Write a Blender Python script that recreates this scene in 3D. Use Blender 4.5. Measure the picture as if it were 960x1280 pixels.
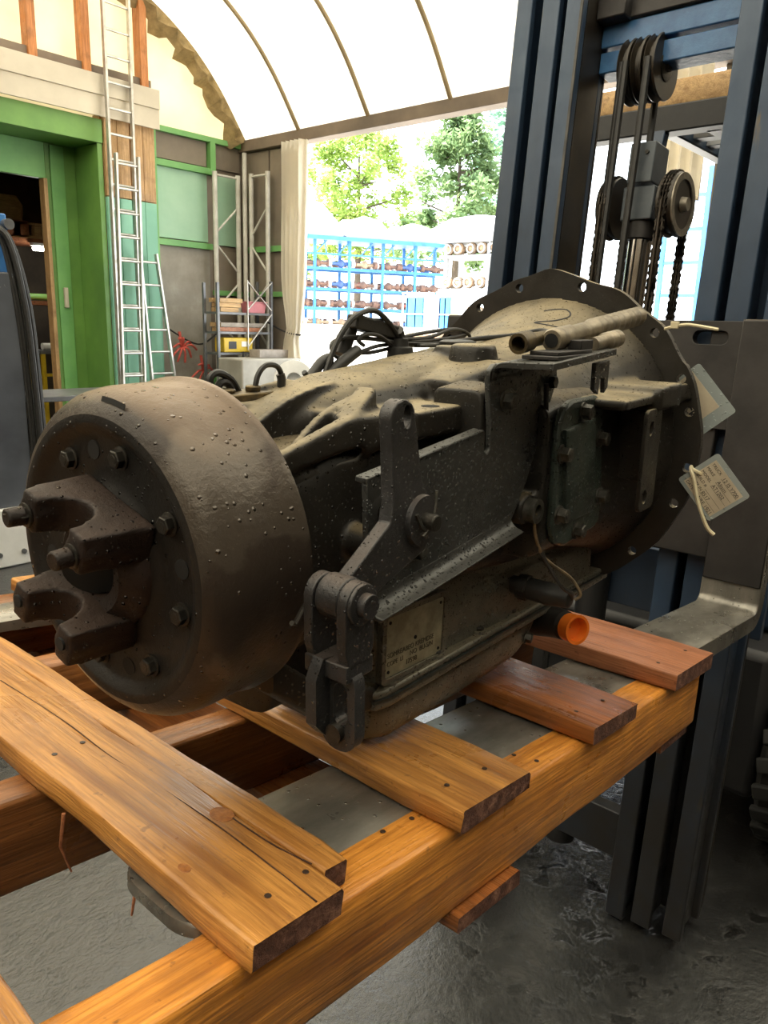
import bpy, bmesh, math, random
from mathutils import Vector, Matrix, noise as mnoise
from mathutils.geometry import tessellate_polygon

for o in list(bpy.data.objects): bpy.data.objects.remove(o)
scene = bpy.context.scene
C = scene.collection
PI = math.pi
rnd = random.Random(7)

# ---------------------------------------------------------------- camera
cam_d = bpy.data.cameras.new('camera'); cam = bpy.data.objects.new('camera', cam_d); C.objects.link(cam)
cam_d.sensor_fit = 'VERTICAL'; cam_d.sensor_height = 32.0; cam_d.lens = 962.0/1280.0*32.0
cam_d.clip_start = 0.02; cam_d.clip_end = 400
RT = Vector((0.66055, -0.7502, 0.02943)); DN = Vector((-0.15827, -0.17747, -0.97132)); FW = Vector((0.73391, 0.63695, -0.23596))
CAM = Vector((-0.5143, -0.4316, 1.7508))
m3 = Matrix((RT, -DN, -FW)).transposed()
cam.matrix_world = Matrix.Translation(CAM) @ m3.to_4x4()
scene.camera = cam

# ---------------------------------------------------------------- world, sun, exposure
world = bpy.data.worlds.new('world'); scene.world = world; world.use_nodes = True
bg = world.node_tree.nodes['Background']; bg.inputs[0].default_value = (0.86, 0.94, 1.0, 1); bg.inputs[1].default_value = 4.6
sun_d = bpy.data.lights.new('sun', 'SUN'); sun_d.energy = 32.0; sun_d.angle = math.radians(0.6); sun_d.color = (1.0, 0.95, 0.86)
sun = bpy.data.objects.new('sun', sun_d); C.objects.link(sun); sun.location = (0, 0, 30)
sun.rotation_euler = Vector((0.30, -0.50, -1.0)).to_track_quat('-Z', 'Y').to_euler()
vs = scene.view_settings
vs.view_transform = 'Standard'; vs.look = 'None'; vs.gamma = 1.0; vs.use_curve_mapping = False; vs.exposure = 0.22
try:
    scene.cycles.use_denoising = True
    scene.cycles.max_bounces = 8; scene.cycles.diffuse_bounces = 5; scene.cycles.glossy_bounces = 4
    scene.cycles.transmission_bounces = 6; scene.cycles.sample_clamp_indirect = 4.0
    scene.cycles.caustics_reflective = False; scene.cycles.caustics_refractive = False
except Exception: pass

# ---------------------------------------------------------------- frames
FLOOR = 1.21
# pallet / fork / mast frame: tilted back five degrees
FL = Matrix(((0.99611, 0, 0.08817, 0), (-0.00018, 1, 0.00205, 0), (-0.08817, -0.00205, 0.99610, FLOOR), (0, 0, 0, 1)))
_u = Vector((1, .072, .117)).normalized(); _v = Vector((0, 0, 1)).cross(_u).normalized(); _w = _u.cross(_v)
FT = FL @ (Matrix.Translation((-.199, .206, .304)) @ Matrix((_u, _v, _w)).transposed().to_4x4())
ID = Matrix.Identity(4)
WM = {}

# ---------------------------------------------------------------- materials
MATS = {}
def lin(c): return tuple(((x/255.)/12.92 if x <= 10 else (((x/255.)+.055)/1.055)**2.4) for x in c)
class NT:
    def __init__(s, name):
        s.m = bpy.data.materials.new(name); s.m.use_nodes = True; s.t = s.m.node_tree
        s.b = s.t.nodes['Principled BSDF']; s.out = s.t.nodes['Material Output']
        s.co = s.n('ShaderNodeTexCoord').outputs['Object']
        MATS[name] = s.m
    def n(s, t, **k):
        q = s.t.nodes.new(t)
        for a, b in k.items(): setattr(q, a, b)
        return q
    def l(s, a, b): s.t.links.new(a, b)
    def mapping(s, scale=(1,1,1), loc=(0,0,0), src=None):
        q = s.n('ShaderNodeMapping'); q.inputs['Scale'].default_value = scale; q.inputs['Location'].default_value = loc
        s.l(src or s.co, q.inputs[0]); return q.outputs[0]
    def noise(s, scale, detail=4, rough=.6, co=None, dist=0):
        q = s.n('ShaderNodeTexNoise'); q.inputs['Scale'].default_value = scale; q.inputs['Detail'].default_value = detail
        q.inputs['Roughness'].default_value = rough; q.inputs['Distortion'].default_value = dist
        s.l(co or s.co, q.inputs['Vector']); return q.outputs['Fac']
    def ramp(s, fac, stops):
        q = s.n('ShaderNodeValToRGB'); e = q.color_ramp.elements
        while len(e) < len(stops): e.new(.5)
        for i, (p, c) in enumerate(stops):
            e[i].position = p; e[i].color = (tuple(c)+(1,))[:4] if not isinstance(c, (int, float)) else (c, c, c, 1)
        s.l(fac, q.inputs[0]); return q.outputs[0]
    def mix(s, fac, a, b, mode='MIX'):
        q = s.n('ShaderNodeMix', data_type='RGBA', blend_type=mode)
        for sock, val in ((q.inputs[0], fac), (q.inputs[6], a), (q.inputs[7], b)):
            if hasattr(val, 'is_linked'): s.l(val, sock)
            elif isinstance(val, (int, float)): sock.default_value = val if sock == q.inputs[0] else (val, val, val, 1)
            else: sock.default_value = (tuple(val)+(1,))[:4]
        return q.outputs[2]
    def math(s, op, a, b=0.0):
        q = s.n('ShaderNodeMath', operation=op)
        for sock, val in ((q.inputs[0], a), (q.inputs[1], b)):
            if hasattr(val, 'is_linked'): s.l(val, sock)
            else: sock.default_value = val
        return q.outputs[0]
    def bump(s, h, strength=.3, dist=.002, prev=None):
        q = s.n('ShaderNodeBump'); q.inputs['Strength'].default_value = strength; q.inputs['Distance'].default_value = dist
        s.l(h, q.inputs['Height'])
        if prev is not None: s.l(prev, q.inputs['Normal'])
        return q.outputs[0]
    def set(s, **k):
        for a, v in k.items():
            sock = s.b.inputs[a.replace('_', ' ')]
            if hasattr(v, 'is_linked'): s.l(v, sock)
            elif isinstance(v, (int, float)): sock.default_value = v
            else: sock.default_value = (tuple(v)+(1,))[:4] if len(v) == 3 and sock.type == 'RGBA' else v
    def up(s):
        g = s.n('ShaderNodeNewGeometry'); q = s.n('ShaderNodeSeparateXYZ'); s.l(g.outputs['Normal'], q.inputs[0]); return q.outputs[2]
    def drops(s, scale, density, prev=None, strength=.8):
        v = s.n('ShaderNodeTexVoronoi', feature='F1'); v.inputs['Scale'].default_value = scale
        s.l(s.co, v.inputs['Vector'])
        sep = s.n('ShaderNodeSeparateColor'); s.l(v.outputs['Color'], sep.inputs[0])
        rad = s.math('MULTIPLY', s.math('MAXIMUM', s.math('SUBTRACT', sep.outputs[0], 1-density), 0.0), .42/density)
        h = s.math('MAXIMUM', s.math('SUBTRACT', rad, v.outputs['Distance']), 0.0)
        mask = s.math('MINIMUM', s.math('MULTIPLY', h, 30.0), 1.0)
        return s.bump(s.math('SQRT', h), strength, .006, prev), mask

def basic(name, c1, c2=None, scale=8, rough=.6, metal=0.0, bump=0.0, bscale=60, r2=None, spec=None, detail=5):
    k = NT(name); c2 = c2 or tuple(x*.7 for x in c1)
    f = k.noise(scale, detail)
    col = k.ramp(f, [(.35, c2), (.65, c1)])
    k.set(Base_Color=col, Metallic=metal)
    if r2 is None: k.set(Roughness=rough)
    else: k.set(Roughness=k.ramp(k.noise(scale*2.3, 4), [(.35, r2), (.65, rough)]))
    if bump: k.set(Normal=k.bump(k.noise(bscale, 6, .7), bump, .003))
    if spec is not None: k.b.inputs['Specular IOR Level'].default_value = spec
    return k.m

def wood(name, axis, light, dark, stain, rough=.45):
    k = NT(name)
    sc = {'x': (2.0, 42, 42), 'y': (42, 2.0, 42), 'z': (42, 42, 2.0)}[axis]
    co = k.mapping(sc)
    oi = k.n('ShaderNodeObjectInfo')
    g = k.noise(1.0, 5, .55, co, .6)
    fine = k.noise(4.5, 3, .6, co, .2)
    col = k.ramp(g, [(.30, dark), (.47, light), (.70, tuple(x*1.2 for x in light))])
    col = k.mix(k.ramp(fine, [(.42, 0.0), (.70, .75)]), col, dark)
    streak = k.noise(.45, 4, .6, co, 1.2)
    col = k.mix(k.ramp(streak, [(.54, 0.0), (.70, .6)]), col, stain)
    specks = k.noise(75, 3, .5)
    col = k.mix(k.ramp(specks, [(.66, 0.0), (.74, .7)]), col, stain)
    blot = k.noise(5.5, 5, .6)
    col = k.mix(k.ramp(blot, [(.50, 0.0), (.75, .8)]), col, stain)
    hsv = k.n('ShaderNodeHueSaturation'); k.l(col, hsv.inputs['Color'])
    k.l(k.math('ADD', k.math('MULTIPLY', oi.outputs['Random'], .3), .85), hsv.inputs['Value'])
    col = hsv.outputs[0]
    k.set(Base_Color=col, Roughness=k.ramp(k.noise(9, 4), [(.35, rough*.55), (.7, rough)]))
    k.b.inputs['Specular IOR Level'].default_value = .45
    k.set(Normal=k.bump(fine, .6, .003, k.bump(g, .5, .004)))
    return k.m

W_L = (.70, .29, .05); W_D = (.34, .11, .016); W_S = (.17, .065, .018)
wood('wood_x', 'x', W_L, W_D, W_S)
wood('wood_y', 'y', (.50, .235, .06), (.26, .10, .022), (.20, .085, .03))
wood('wood_dark_y', 'y', (.30, .105, .028), (.14, .045, .012), (.09, .035, .014))
wood('wood_shaded_x', 'x', (.30, .12, .035), (.15, .055, .016), (.09, .035, .012))  # inner stringers: stained wood with the shade under the deck put into its colour
wood('wood_red_y', 'y', (.42, .165, .075), (.22, .075, .03), (.15, .055, .028), .6)
wood('wood_pale_z', 'z', (.45, .28, .13), (.30, .17, .07), (.2, .11, .05), .7)
wood('wood_stud', 'z', (.55, .22, .07), (.32, .11, .03), (.2, .08, .03), .7)
wood('wood_pale', 'x', (.55, .36, .17), (.36, .21, .09), (.26, .15, .07), .7)
k = NT('end_grain')
k.set(Base_Color=k.ramp(k.noise(55, 6, .7), [(.3, (.045, .016, .010)), (.5, (.13, .052, .032)), (.7, (.34, .17, .11))]), Roughness=.7,
      Normal=k.bump(k.noise(110, 5, .7), .9, .006))
basic('nail', (.02, .015, .012), (.05, .025, .015), 300, .5)
basic('knot', (.40, .15, .03), (.22, .07, .014), 140, .45, bump=.3, bscale=120)

# oily castings
def casting(name, a, b, dust, dustamt=.8, rough=(.28, .62), metal=.25, dropscale=190, dropdens=.35, bump=.25, dlo=.58, dhi=.99):
    k = NT(name)
    col = k.ramp(k.noise(7, 6, .65), [(.3, a), (.7, b)])
    col = k.mix(k.ramp(k.noise(38, 5, .7), [(.5, 0.0), (.8, .5)]), col, tuple(x*.4 for x in a))
    upz = k.up()
    um = k.ramp(upz, [(dlo, 0.0), (dhi, dustamt)])
    um = k.math('MULTIPLY', um, k.ramp(k.noise(12, 5, .65), [(.3, .35), (.6, 1.0)]))
    col = k.mix(um, col, dust)
    nb = k.bump(k.noise(70, 6, .7), bump, .003)
    nb, mask = k.drops(dropscale, dropdens, nb, 1.0)
    nb, mask2 = k.drops(dropscale*1.9, min(.7, dropdens*.9), nb, 1.0)
    mask = k.math('MAXIMUM', mask, mask2)
    r = k.ramp(k.noise(16, 5, .65), [(.3, rough[0]), (.7, rough[1])])
    r = k.mix(um, r, .7)
    r = k.mix(mask, r, .06)
    k.set(Base_Color=col, Roughness=r, Metallic=metal, Normal=nb)
    return k.m
casting('cast_oily', (.009, .0085, .0075), (.026, .023, .019), (.17, .13, .07))
casting('cast_bell', (.011, .010, .0085), (.032, .027, .021), (.36, .295, .18), dropdens=.3)
casting('cast_pan', (.095, .092, .076), (.22, .205, .165), (.24, .20, .13), .6, (.22, .5), .4, 210, .6)
casting('plate_steel', (.042, .043, .042), (.090, .091, .088), (.13, .125, .11), .4, (.2, .42), .5, 165, .85)
casting('lever_iron', (.028, .028, .029), (.075, .073, .075), (.12, .085, .065), .45, (.25, .5), .5, 260, .3, .55)
casting('cover_green', (.020, .028, .024), (.042, .056, .047), (.13, .13, .1), .5, (.25, .5), .2, 190, .55)
casting('yoke_rust', (.006, .0045, .004), (.026, .013, .009), (.07, .042, .028), .5, (.4, .75), .2, 200, .2, .6)
k = NT('drum_iron')
col = k.ramp(k.noise(5, 6, .62), [(.32, (.018, .014, .012)), (.55, (.040, .029, .022)), (.75, (.065, .045, .033))])
patch = k.ramp(k.noise(9, 4, .55, None, .4), [(.50, 0.0), (.56, .8)])
col = k.mix(patch, col, (.085, .070, .055))
um = k.math('MULTIPLY', k.ramp(k.up(), [(.62, 0.0), (1.0, .9)]), k.ramp(k.noise(6, 4), [(.3, .5), (.6, 1.0)]))
col = k.mix(um, col, (.22, .145, .085))
nb = k.bump(k.noise(120, 5, .7), .35, .003); nb, mask = k.drops(170, .35, nb)
k.set(Base_Color=col, Metallic=.35, Normal=nb, Roughness=k.mix(mask, k.mix(patch, k.ramp(k.noise(14, 5), [(.3, .28), (.7, .5)]), .27), .06))
k = NT('drum_face')
col = k.ramp(k.noise(9, 6, .65), [(.32, (.004, .0036, .0033)), (.6, (.011, .009, .0075)), (.8, (.024, .017, .012))])
nb = k.bump(k.noise(90, 5, .7), .35, .003); nb, mask = k.drops(190, .25, nb)
k.set(Base_Color=col, Metallic=.2, Normal=nb, Roughness=k.mix(mask, .55, .06))
basic('black_hole', (.004, .004, .004), rough=.8)
basic('bolt_steel', (.11, .105, .09), (.04, .038, .032), 90, .35, .6, .3, 200)
basic('bolt_dark', (.045, .04, .033), (.02, .018, .015), 90, .4, .5, .3, 200)
basic('brass_plate', (.46, .46, .34), (.28, .28, .2), 45, .42, .45, .2, 120)
basic('stamp', (.085, .08, .055), (.05, .048, .035), 45, .5, .2)
basic('gasket', (.05, .055, .05), (.02, .02, .018), 60, .4, .2)
basic('rubber', (.012, .012, .012), (.022, .021, .02), 40, .45, 0, .15, 90)
basic('wire_tan', (.25, .18, .1), (.09, .07, .045), 60, .5)
basic('tie_white', (.78, .70, .48), (.62, .54, .36), 30, .45)
basic('paper', (.60, .52, .38), (.50, .42, .31), 25, .7)
basic('ink', (.02, .02, .025), rough=.6)
basic('ink_red', (.35, .05, .05), rough=.6)
basic('brass_fit', (.16, .115, .05), (.07, .055, .035), 60, .4, .6, .2, 150)
basic('conduit_metal', (.34, .29, .21), (.15, .125, .09), 40, .4, .5, .2, 120)
k = NT('orange_cap'); k.set(Base_Color=(.88, .20, .02), Roughness=.25, Transmission_Weight=.2)
k = NT('laminate'); k.set(Base_Color=(.50, .56, .55), Roughness=.22, Transmission_Weight=.35); nb, mk = k.drops(160, .3); k.set(Normal=nb)

# forklift
k = NT('fork_steel')
col = k.ramp(k.noise(7, 6, .65, k.mapping((1, 3, 1))), [(.3, (.11, .103, .09)), (.55, (.235, .222, .195)), (.75, (.33, .31, .27))])
nb, mask = k.drops(150, .12, k.bump(k.noise(40, 5), .15, .003))
k.set(Base_Color=col, Metallic=.65, Roughness=k.mix(mask, k.ramp(k.noise(11, 5), [(.35, .22), (.65, .48)]), .05), Normal=nb)
k = NT('fork_dark')
k.set(Base_Color=k.ramp(k.noise(9, 6, .6), [(.3, (.020, .0185, .018)), (.7, (.045, .041, .040))]), Metallic=.4, Roughness=.5, Normal=k.bump(k.noise(60, 5), .15, .003))
k = NT('mast_blue')
col = k.ramp(k.noise(4, 6, .65, k.mapping((1, 1, .35))), [(.3, (.018, .032, .058)), (.55, (.030, .054, .098)), (.75, (.048, .080, .130))])
rust = k.ramp(k.noise(6, 5, .6, k.mapping((4, 4, .5), (3, 0, 0))), [(.66, 0.0), (.74, .7)])
col = k.mix(rust, col, (.16, .10, .012))
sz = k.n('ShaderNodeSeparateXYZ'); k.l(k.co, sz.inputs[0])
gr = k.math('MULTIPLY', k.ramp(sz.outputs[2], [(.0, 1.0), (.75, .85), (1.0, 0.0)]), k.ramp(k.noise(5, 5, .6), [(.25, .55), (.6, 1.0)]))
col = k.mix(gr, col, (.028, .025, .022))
k.set(Base_Color=col, Roughness=k.ramp(k.noise(12, 5), [(.35, .28), (.65, .5)]), Metallic=.1, Normal=k.bump(k.noise(25, 5), .12, .004))
basic('crack', (.05, .018, .006), (.03, .01, .004), 60, .8)
basic('mast_edge', (.075, .070, .062), (.035, .034, .034), 14, .38, .5)
basic('mast_grease', (.018, .015, .012), (.035, .027, .018), 12, .4, .2)
basic('mast_bright', (.030, .10, .24), (.05, .15, .32), 20, .3, 0, .5, 30)
basic('chain_steel', (.055, .042, .030), (.025, .020, .015), 60, .42, .5)
basic('chrome', (.55, .52, .48), (.4, .38, .36), 9, .12, 1.0)
basic('block_grey', (.085, .10, .115), (.055, .066, .078), 14, .45, .2)
basic('sheave_ring', (.30, .27, .22), (.16, .14, .11), 40, .4, .5)
basic('tyre', (.013, .0125, .012), (.008, .0077, .0075), 20, .75, 0, .3, 60)
basic('truck_blue', (.022, .045, .085), (.015, .03, .06), 8, .4)
basic('truck_black', (.014, .014, .016), (.022, .022, .023), 10, .5)
basic('guard_grey', (.30, .32, .34), (.2, .22, .24), 8, .45)

# hall
k = NT('floor_wet')
big = k.noise(.9, 5, .6); mid = k.noise(5.5, 6, .65, None, .4)
col = k.ramp(mid, [(.3, (.010, .010, .0103)), (.5, (.021, .021, .0213)), (.7, (.040, .039, .037))])
col = k.mix(k.ramp(big, [(.45, 0.0), (.7, .55)]), col, (.020, .0195, .019))
pud = k.ramp(k.noise(11, 9, .66, None, .6), [(.545, 0.0), (.575, 1.0)])
col = k.mix(pud, col, (.010, .0098, .0095))
nb = k.bump(k.noise(60, 6, .7), .35, .004); nb = k.bump(k.noise(22, 6, .7), .35, .008, nb); nb = k.bump(k.math('SUBTRACT', 1.0, pud), .22, .003, nb)
k.set(Base_Color=col, Roughness=k.mix(pud, k.ramp(mid, [(.35, .10), (.7, .26)]), .03), Normal=nb)
k.b.inputs['Specular IOR Level'].default_value = .85
basic('yard_concrete', (.55, .53, .49), (.42, .40, .36), .8, .8)
basic('green_paint', (.15, .31, .065), (.10, .225, .05), 1.5, .45)
basic('green_light', (.17, .40, .12), (.12, .31, .095), 2, .45)
basic('teal_panel', (.34, .52, .37), (.26, .44, .30), 1.2, .5)
basic('teal_paint', (.24, .52, .37), (.17, .40, .28), 1.5, .5)
basic('brown_panel', (.22, .18, .135), (.15, .122, .094), 1.4, .7)
k = NT('grey_board')
k.set(Base_Color=k.ramp(k.noise(1.6, 6, .65), [(.3, (.22, .20, .165)), (.55, (.32, .295, .25)), (.75, (.46, .44, .39))]), Roughness=.8)
basic('beige_sheet', (.58, .52, .42), (.46, .41, .33), 1.2, .7)
basic('brown_beam', (.22, .165, .12), (.13, .10, .075), 1.5, .7)
basic('rib_tan', (.34, .25, .13), (.25, .18, .09), 3, .6)
basic('aluminium', (.62, .60, .55), (.42, .40, .37), 8, .35, .6)
basic('white_post', (.62, .60, .54), (.45, .43, .38), 5, .5)
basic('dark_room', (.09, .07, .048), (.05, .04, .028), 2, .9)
basic('concrete_block', (.34, .32, .275), (.25, .235, .20), 3, .85, 0, .3, 40)
basic('white_paint', (.74, .74, .72), (.6, .6, .58), 4, .45)
basic('yellow_paint', (.62, .42, .02), (.48, .32, .02), 6, .45)
basic('pink_plastic', (.72, .26, .30), (.6, .2, .24), 5, .5)
basic('red_plastic', (.66, .11, .08), (.45, .07, .05), 12, .5)
basic('plank_grey', (.36, .32, .28), (.24, .21, .18), 8, .8)
basic('steel_grey', (.16, .165, .17), (.10, .10, .105), 6, .4, .4)
basic('glass_plate', (.3, .3, .3), rough=.3)
def fabric(name, diff, trans, mixf, scale=1.0, var=.1):
    k = NT(name)
    f = k.noise(scale, 5, .6)
    d = k.n('ShaderNodeBsdfDiffuse'); t = k.n('ShaderNodeBsdfTranslucent'); mx = k.n('ShaderNodeMixShader'); mx.inputs[0].default_value = mixf
    k.l(k.ramp(f, [(.3, tuple(x*(1-var) for x in diff)), (.7, diff)]), d.inputs[0])
    k.l(k.ramp(f, [(.3, tuple(x*(1-var) for x in trans)), (.7, trans)]), t.inputs[0])
    k.l(d.outputs[0], mx.inputs[1]); k.l(t.outputs[0], mx.inputs[2]); k.l(mx.outputs[0], k.out.inputs[0])
    return k.m
fabric('tent_roof', (.62, .60, .55), (.62, .57, .46), .34)
fabric('tent_gable', (.78, .73, .60), (.85, .78, .60), .42, 1.4, .15)
fabric('tent_flap', (.38, .29, .16), (.45, .32, .14), .3, 9, .5)
fabric('curtain_cloth', (.84, .79, .69), (.8, .74, .62), .4, 2, .1)
k = NT('tube_light'); k.b.inputs['Emission Color'].default_value = (1, .97, .88, 1); k.b.inputs['Emission Strength'].default_value = 60
k = NT('scuffed_black')
sc_ = k.ramp(k.noise(2.6, 6, .7, None, .5), [(.58, 0.0), (.60, 1.0)])
k.set(Base_Color=k.mix(sc_, k.ramp(k.noise(1.5, 4), [(.3, (.05, .055, .068)), (.7, (.11, .12, .14))]), (.7, .7, .68)), Roughness=k.mix(sc_, .22, .6))
# yard
basic('rack_blue', (.05, .22, .52), (.03, .14, .38), 2, .5)
basic('axle_rust', (.20, .105, .07), (.10, .06, .05), 4, .7)
basic('axle_red', (.36, .07, .04), (.22, .05, .03), 4, .7)
basic('axle_tan', (.42, .29, .18), (.25, .16, .10), 4, .7)
basic('axle_blue', (.05, .12, .32), (.04, .07, .18), 4, .6)
basic('hub_pale', (.55, .53, .50), (.40, .38, .35), 6, .6)
basic('pale_metal', (.40, .41, .42), (.26, .27, .29), .8, .5)
basic('bark', (.10, .075, .055), (.07, .05, .035), 6, .9)
def leafmat(name, c, t):
    k = NT(name)
    oi = k.noise(.6, 3)
    d = k.n('ShaderNodeBsdfDiffuse'); tr = k.n('ShaderNodeBsdfTranslucent'); mx = k.n('ShaderNodeMixShader'); mx.inputs[0].default_value = .45
    k.l(k.ramp(oi, [(.35, tuple(x*.7 for x in c)), (.65, c)]), d.inputs[0]); tr.inputs[0].default_value = t+(1,)
    k.l(d.outputs[0], mx.inputs[1]); k.l(tr.outputs[0], mx.inputs[2]); k.l(mx.outputs[0], k.out.inputs[0])
leafmat('leaf_bright', (.26, .38, .11), (.42, .52, .14))
leafmat('leaf_dark', (.20, .30, .15), (.30, .40, .17))
leafmat('leaf_blue', (.18, .32, .24), (.25, .40, .28))

# ---------------------------------------------------------------- mesh builder
def frame_from(p, d, up=Vector((0, 0, 1))):
    d = Vector(d).normalized()
    if abs(d.dot(up)) > .98: up = Vector((1, 0, 0))
    x = up.cross(d).normalized(); y = d.cross(x)
    return Matrix.Translation(p) @ Matrix((x, y, d)).transposed().to_4x4()
class MB:
    def __init__(s): s.v = []; s.f = []; s.mi = []; s.cur = 0
    def add(s, vs, fs, M=None):
        o = len(s.v)
        s.v += [tuple(M @ Vector(p)) if M is not None else tuple(p) for p in vs]
        s.f += [tuple(i+o for i in q) for q in fs]; s.mi += [s.cur]*len(fs)
        return s
    def box(s, x0, x1, y0, y1, z0, z1, M=None):
        v = [(x0,y0,z0),(x1,y0,z0),(x1,y1,z0),(x0,y1,z0),(x0,y0,z1),(x1,y0,z1),(x1,y1,z1),(x0,y1,z1)]
        return s.add(v, [(0,3,2,1),(4,5,6,7),(0,1,5,4),(1,2,6,5),(2,3,7,6),(3,0,4,7)], M)
    def bar(s, p0, p1, w, h, up=Vector((0,0,1))):
        p0 = Vector(p0); p1 = Vector(p1); M = frame_from(p0, p1-p0, up)
        return s.box(-w/2, w/2, -h/2, h/2, 0, (p1-p0).length, M)
    def loft(s, rings, cap=True, closed=True, M=None):
        n = len(rings[0]); v = [p for r in rings for p in r]; f = []
        for i in range(len(rings)-1):
            for j in range(n if closed else n-1):
                k2 = (j+1) % n
                f.append((i*n+j, i*n+k2, (i+1)*n+k2, (i+1)*n+j))
        if cap and closed:
            f.append(tuple(reversed(range(n)))); f.append(tuple((len(rings)-1)*n+j for j in range(n)))
        return s.add(v, f, M)
    def lathe(s, prof, M=None, n=32, cap=True):
        return s.loft([[(r*math.cos(2*PI*j/n), r*math.sin(2*PI*j/n), a) for j in range(n)] for a, r in prof], cap, True, M)
    def cyl(s, p0, p1, r0, r1=None, n=20):
        p0 = Vector(p0); p1 = Vector(p1); M = frame_from(p0, p1-p0)
        return s.lathe([(0, r0), ((p1-p0).length, r0 if r1 is None else r1)], M, n)
    def ring(s, p0, p1, r, ri, n=24):
        p0 = Vector(p0); p1 = Vector(p1); M = frame_from(p0, p1-p0); h = (p1-p0).length
        return s.lathe([(0, ri), (0, r), (h, r), (h, ri), (0, ri)], M, n, False)
    def tube(s, pts, r, n=8, cap=True, closed=False):
        pts = [Vector(p) for p in pts]; rings = []; up = None
        m = len(pts)
        for i, p in enumerate(pts):
            if closed: d = (pts[(i+1) % m]-pts[i-1])
            else: d = pts[min(i+1, m-1)]-pts[max(i-1, 0)]
            d.normalize()
            if up is None: up = Vector((0,0,1)) if abs(d.z) < .9 else Vector((1,0,0))
            x = up.cross(d).normalized(); y = d.cross(x); up = y
            rr = r[i] if isinstance(r, (list, tuple)) else r
            rings.append([p+x*rr*math.cos(2*PI*j/n)+y*rr*math.sin(2*PI*j/n) for j in range(n)])
        if closed: rings.append(rings[0])
        return s.loft(rings, cap and not closed)
    def plate(s, outer, holes, c0, c1, M=None):
        """polygon with holes in (a,b), extruded along the third axis from c0 to c1"""
        loops = [outer]+list(holes); flat = [p for l in loops for p in l]
        tris = tessellate_polygon([[Vector((a, b, 0)) for a, b in l] for l in loops])
        n = len(flat); v = [(a, b, c0) for a, b in flat]+[(a, b, c1) for a, b in flat]; f = []
        for t in tris:
            a, b, c = [flat[i] for i in t]
            if (b[0]-a[0])*(c[1]-a[1])-(b[1]-a[1])*(c[0]-a[0]) < 0: t = (t[0], t[2], t[1])
            f.append(tuple(i+n for i in t)); f.append((t[0], t[2], t[1]))
        o = 0
        for l in loops:
            m = len(l)
            for j in range(m):
                k2 = (j+1) % m; f.append((o+j, o+k2, o+k2+n, o+j+n))
            o += m
        return s.add(v, f, M)
    def sphere(s, c, r, n=16, m=10, sc=(1,1,1)):
        rings = []
        for i in range(1, m):
            t = PI*i/m; rings.append([(c[0]+sc[0]*r*math.sin(t)*math.cos(2*PI*j/n), c[1]+sc[1]*r*math.sin(t)*math.sin(2*PI*j/n), c[2]+sc[2]*r*math.cos(t)) for j in range(n)])
        return s.loft(rings, True)
    def mesh(s, name, X=None):
        me = bpy.data.meshes.new(name)
        me.from_pydata([tuple(X @ Vector(p)) for p in s.v] if X is not None else s.v, [], s.f)
        if any(s.mi): me.polygons.foreach_set('material_index', s.mi)
        bm = bmesh.new(); bm.from_mesh(me); bmesh.ops.recalc_face_normals(bm, faces=bm.faces); bm.to_mesh(me); bm.free()
        return me
    def build(s, name, mat, parent=None, frame=None, bevel=0, seg=2, smooth=True, angle=38, remesh=0, sm=3, structure=False):
        frame = frame if frame is not None else (WM[parent] if parent is not None else ID)
        X = (WM[parent].inverted() @ frame) if parent is not None else frame
        me = s.mesh(name, X)
        for m in (mat if isinstance(mat, (list, tuple)) else [mat]): me.materials.append(MATS[m])
        if smooth:
            me.polygons.foreach_set('use_smooth', [True]*len(me.polygons))
            if not remesh: me.set_sharp_from_angle(angle=math.radians(angle))
        o = bpy.data.objects.new(name, me); C.objects.link(o)
        if parent is not None: o.parent = parent; WM[o] = WM[parent]
        else: WM[o] = ID
        if remesh:
            md = o.modifiers.new('fuse', 'REMESH'); md.mode = 'VOXEL'; md.voxel_size = remesh; md.use_smooth_shade = True
            if sm:
                md = o.modifiers.new('soften', 'SMOOTH'); md.factor = .5; md.iterations = sm
        if bevel:
            md = o.modifiers.new('edge', 'BEVEL'); md.width = bevel; md.segments = seg; md.limit_method = 'ANGLE'; md.angle_limit = math.radians(40)
        if structure: o['kind'] = 'structure'
        return o
def tag(o, label, cat, group=None, kind=None):
    if label: o['label'] = label
    if cat: o['category'] = cat
    if group: o['group'] = group
    if kind: o['kind'] = kind
    return o
def thing(name, label, cat, M=None, group=None, kind=None):
    o = bpy.data.objects.new(name, None); o.empty_display_size = .1; C.objects.link(o)
    M = M if M is not None else ID
    if isinstance(M, (tuple, list)): M = Matrix.Translation(M)
    o.matrix_world = M; WM[o] = M.copy()
    return tag(o, label, cat, group, kind)
def inst(mesh, name, parent, frame, M):
    o = bpy.data.objects.new(name, mesh); C.objects.link(o); o.parent = parent
    o.matrix_basis = WM[parent].inverted() @ frame @ M; WM[o] = frame @ M
    return o
def copy_thing(root, M, label=None, group=None):
    r = root.copy(); C.objects.link(r); r.matrix_world = M; WM[r] = M.copy()
    if label: r['label'] = label
    if group: r['group'] = group
    for ch in list(root.children):
        c = ch.copy(); C.objects.link(c); c.parent = r; c.matrix_basis = ch.matrix_basis.copy(); WM[c] = M
        for g in ch.children:
            d = g.copy(); C.objects.link(d); d.parent = c; d.matrix_basis = g.matrix_basis.copy()
    return r
def circle(cx, cy, r, n=16, ry=None, rot=0):
    return [(cx+r*math.cos(2*PI*j/n+rot), cy+(ry or r)*math.sin(2*PI*j/n+rot)) for j in range(n)]
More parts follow.
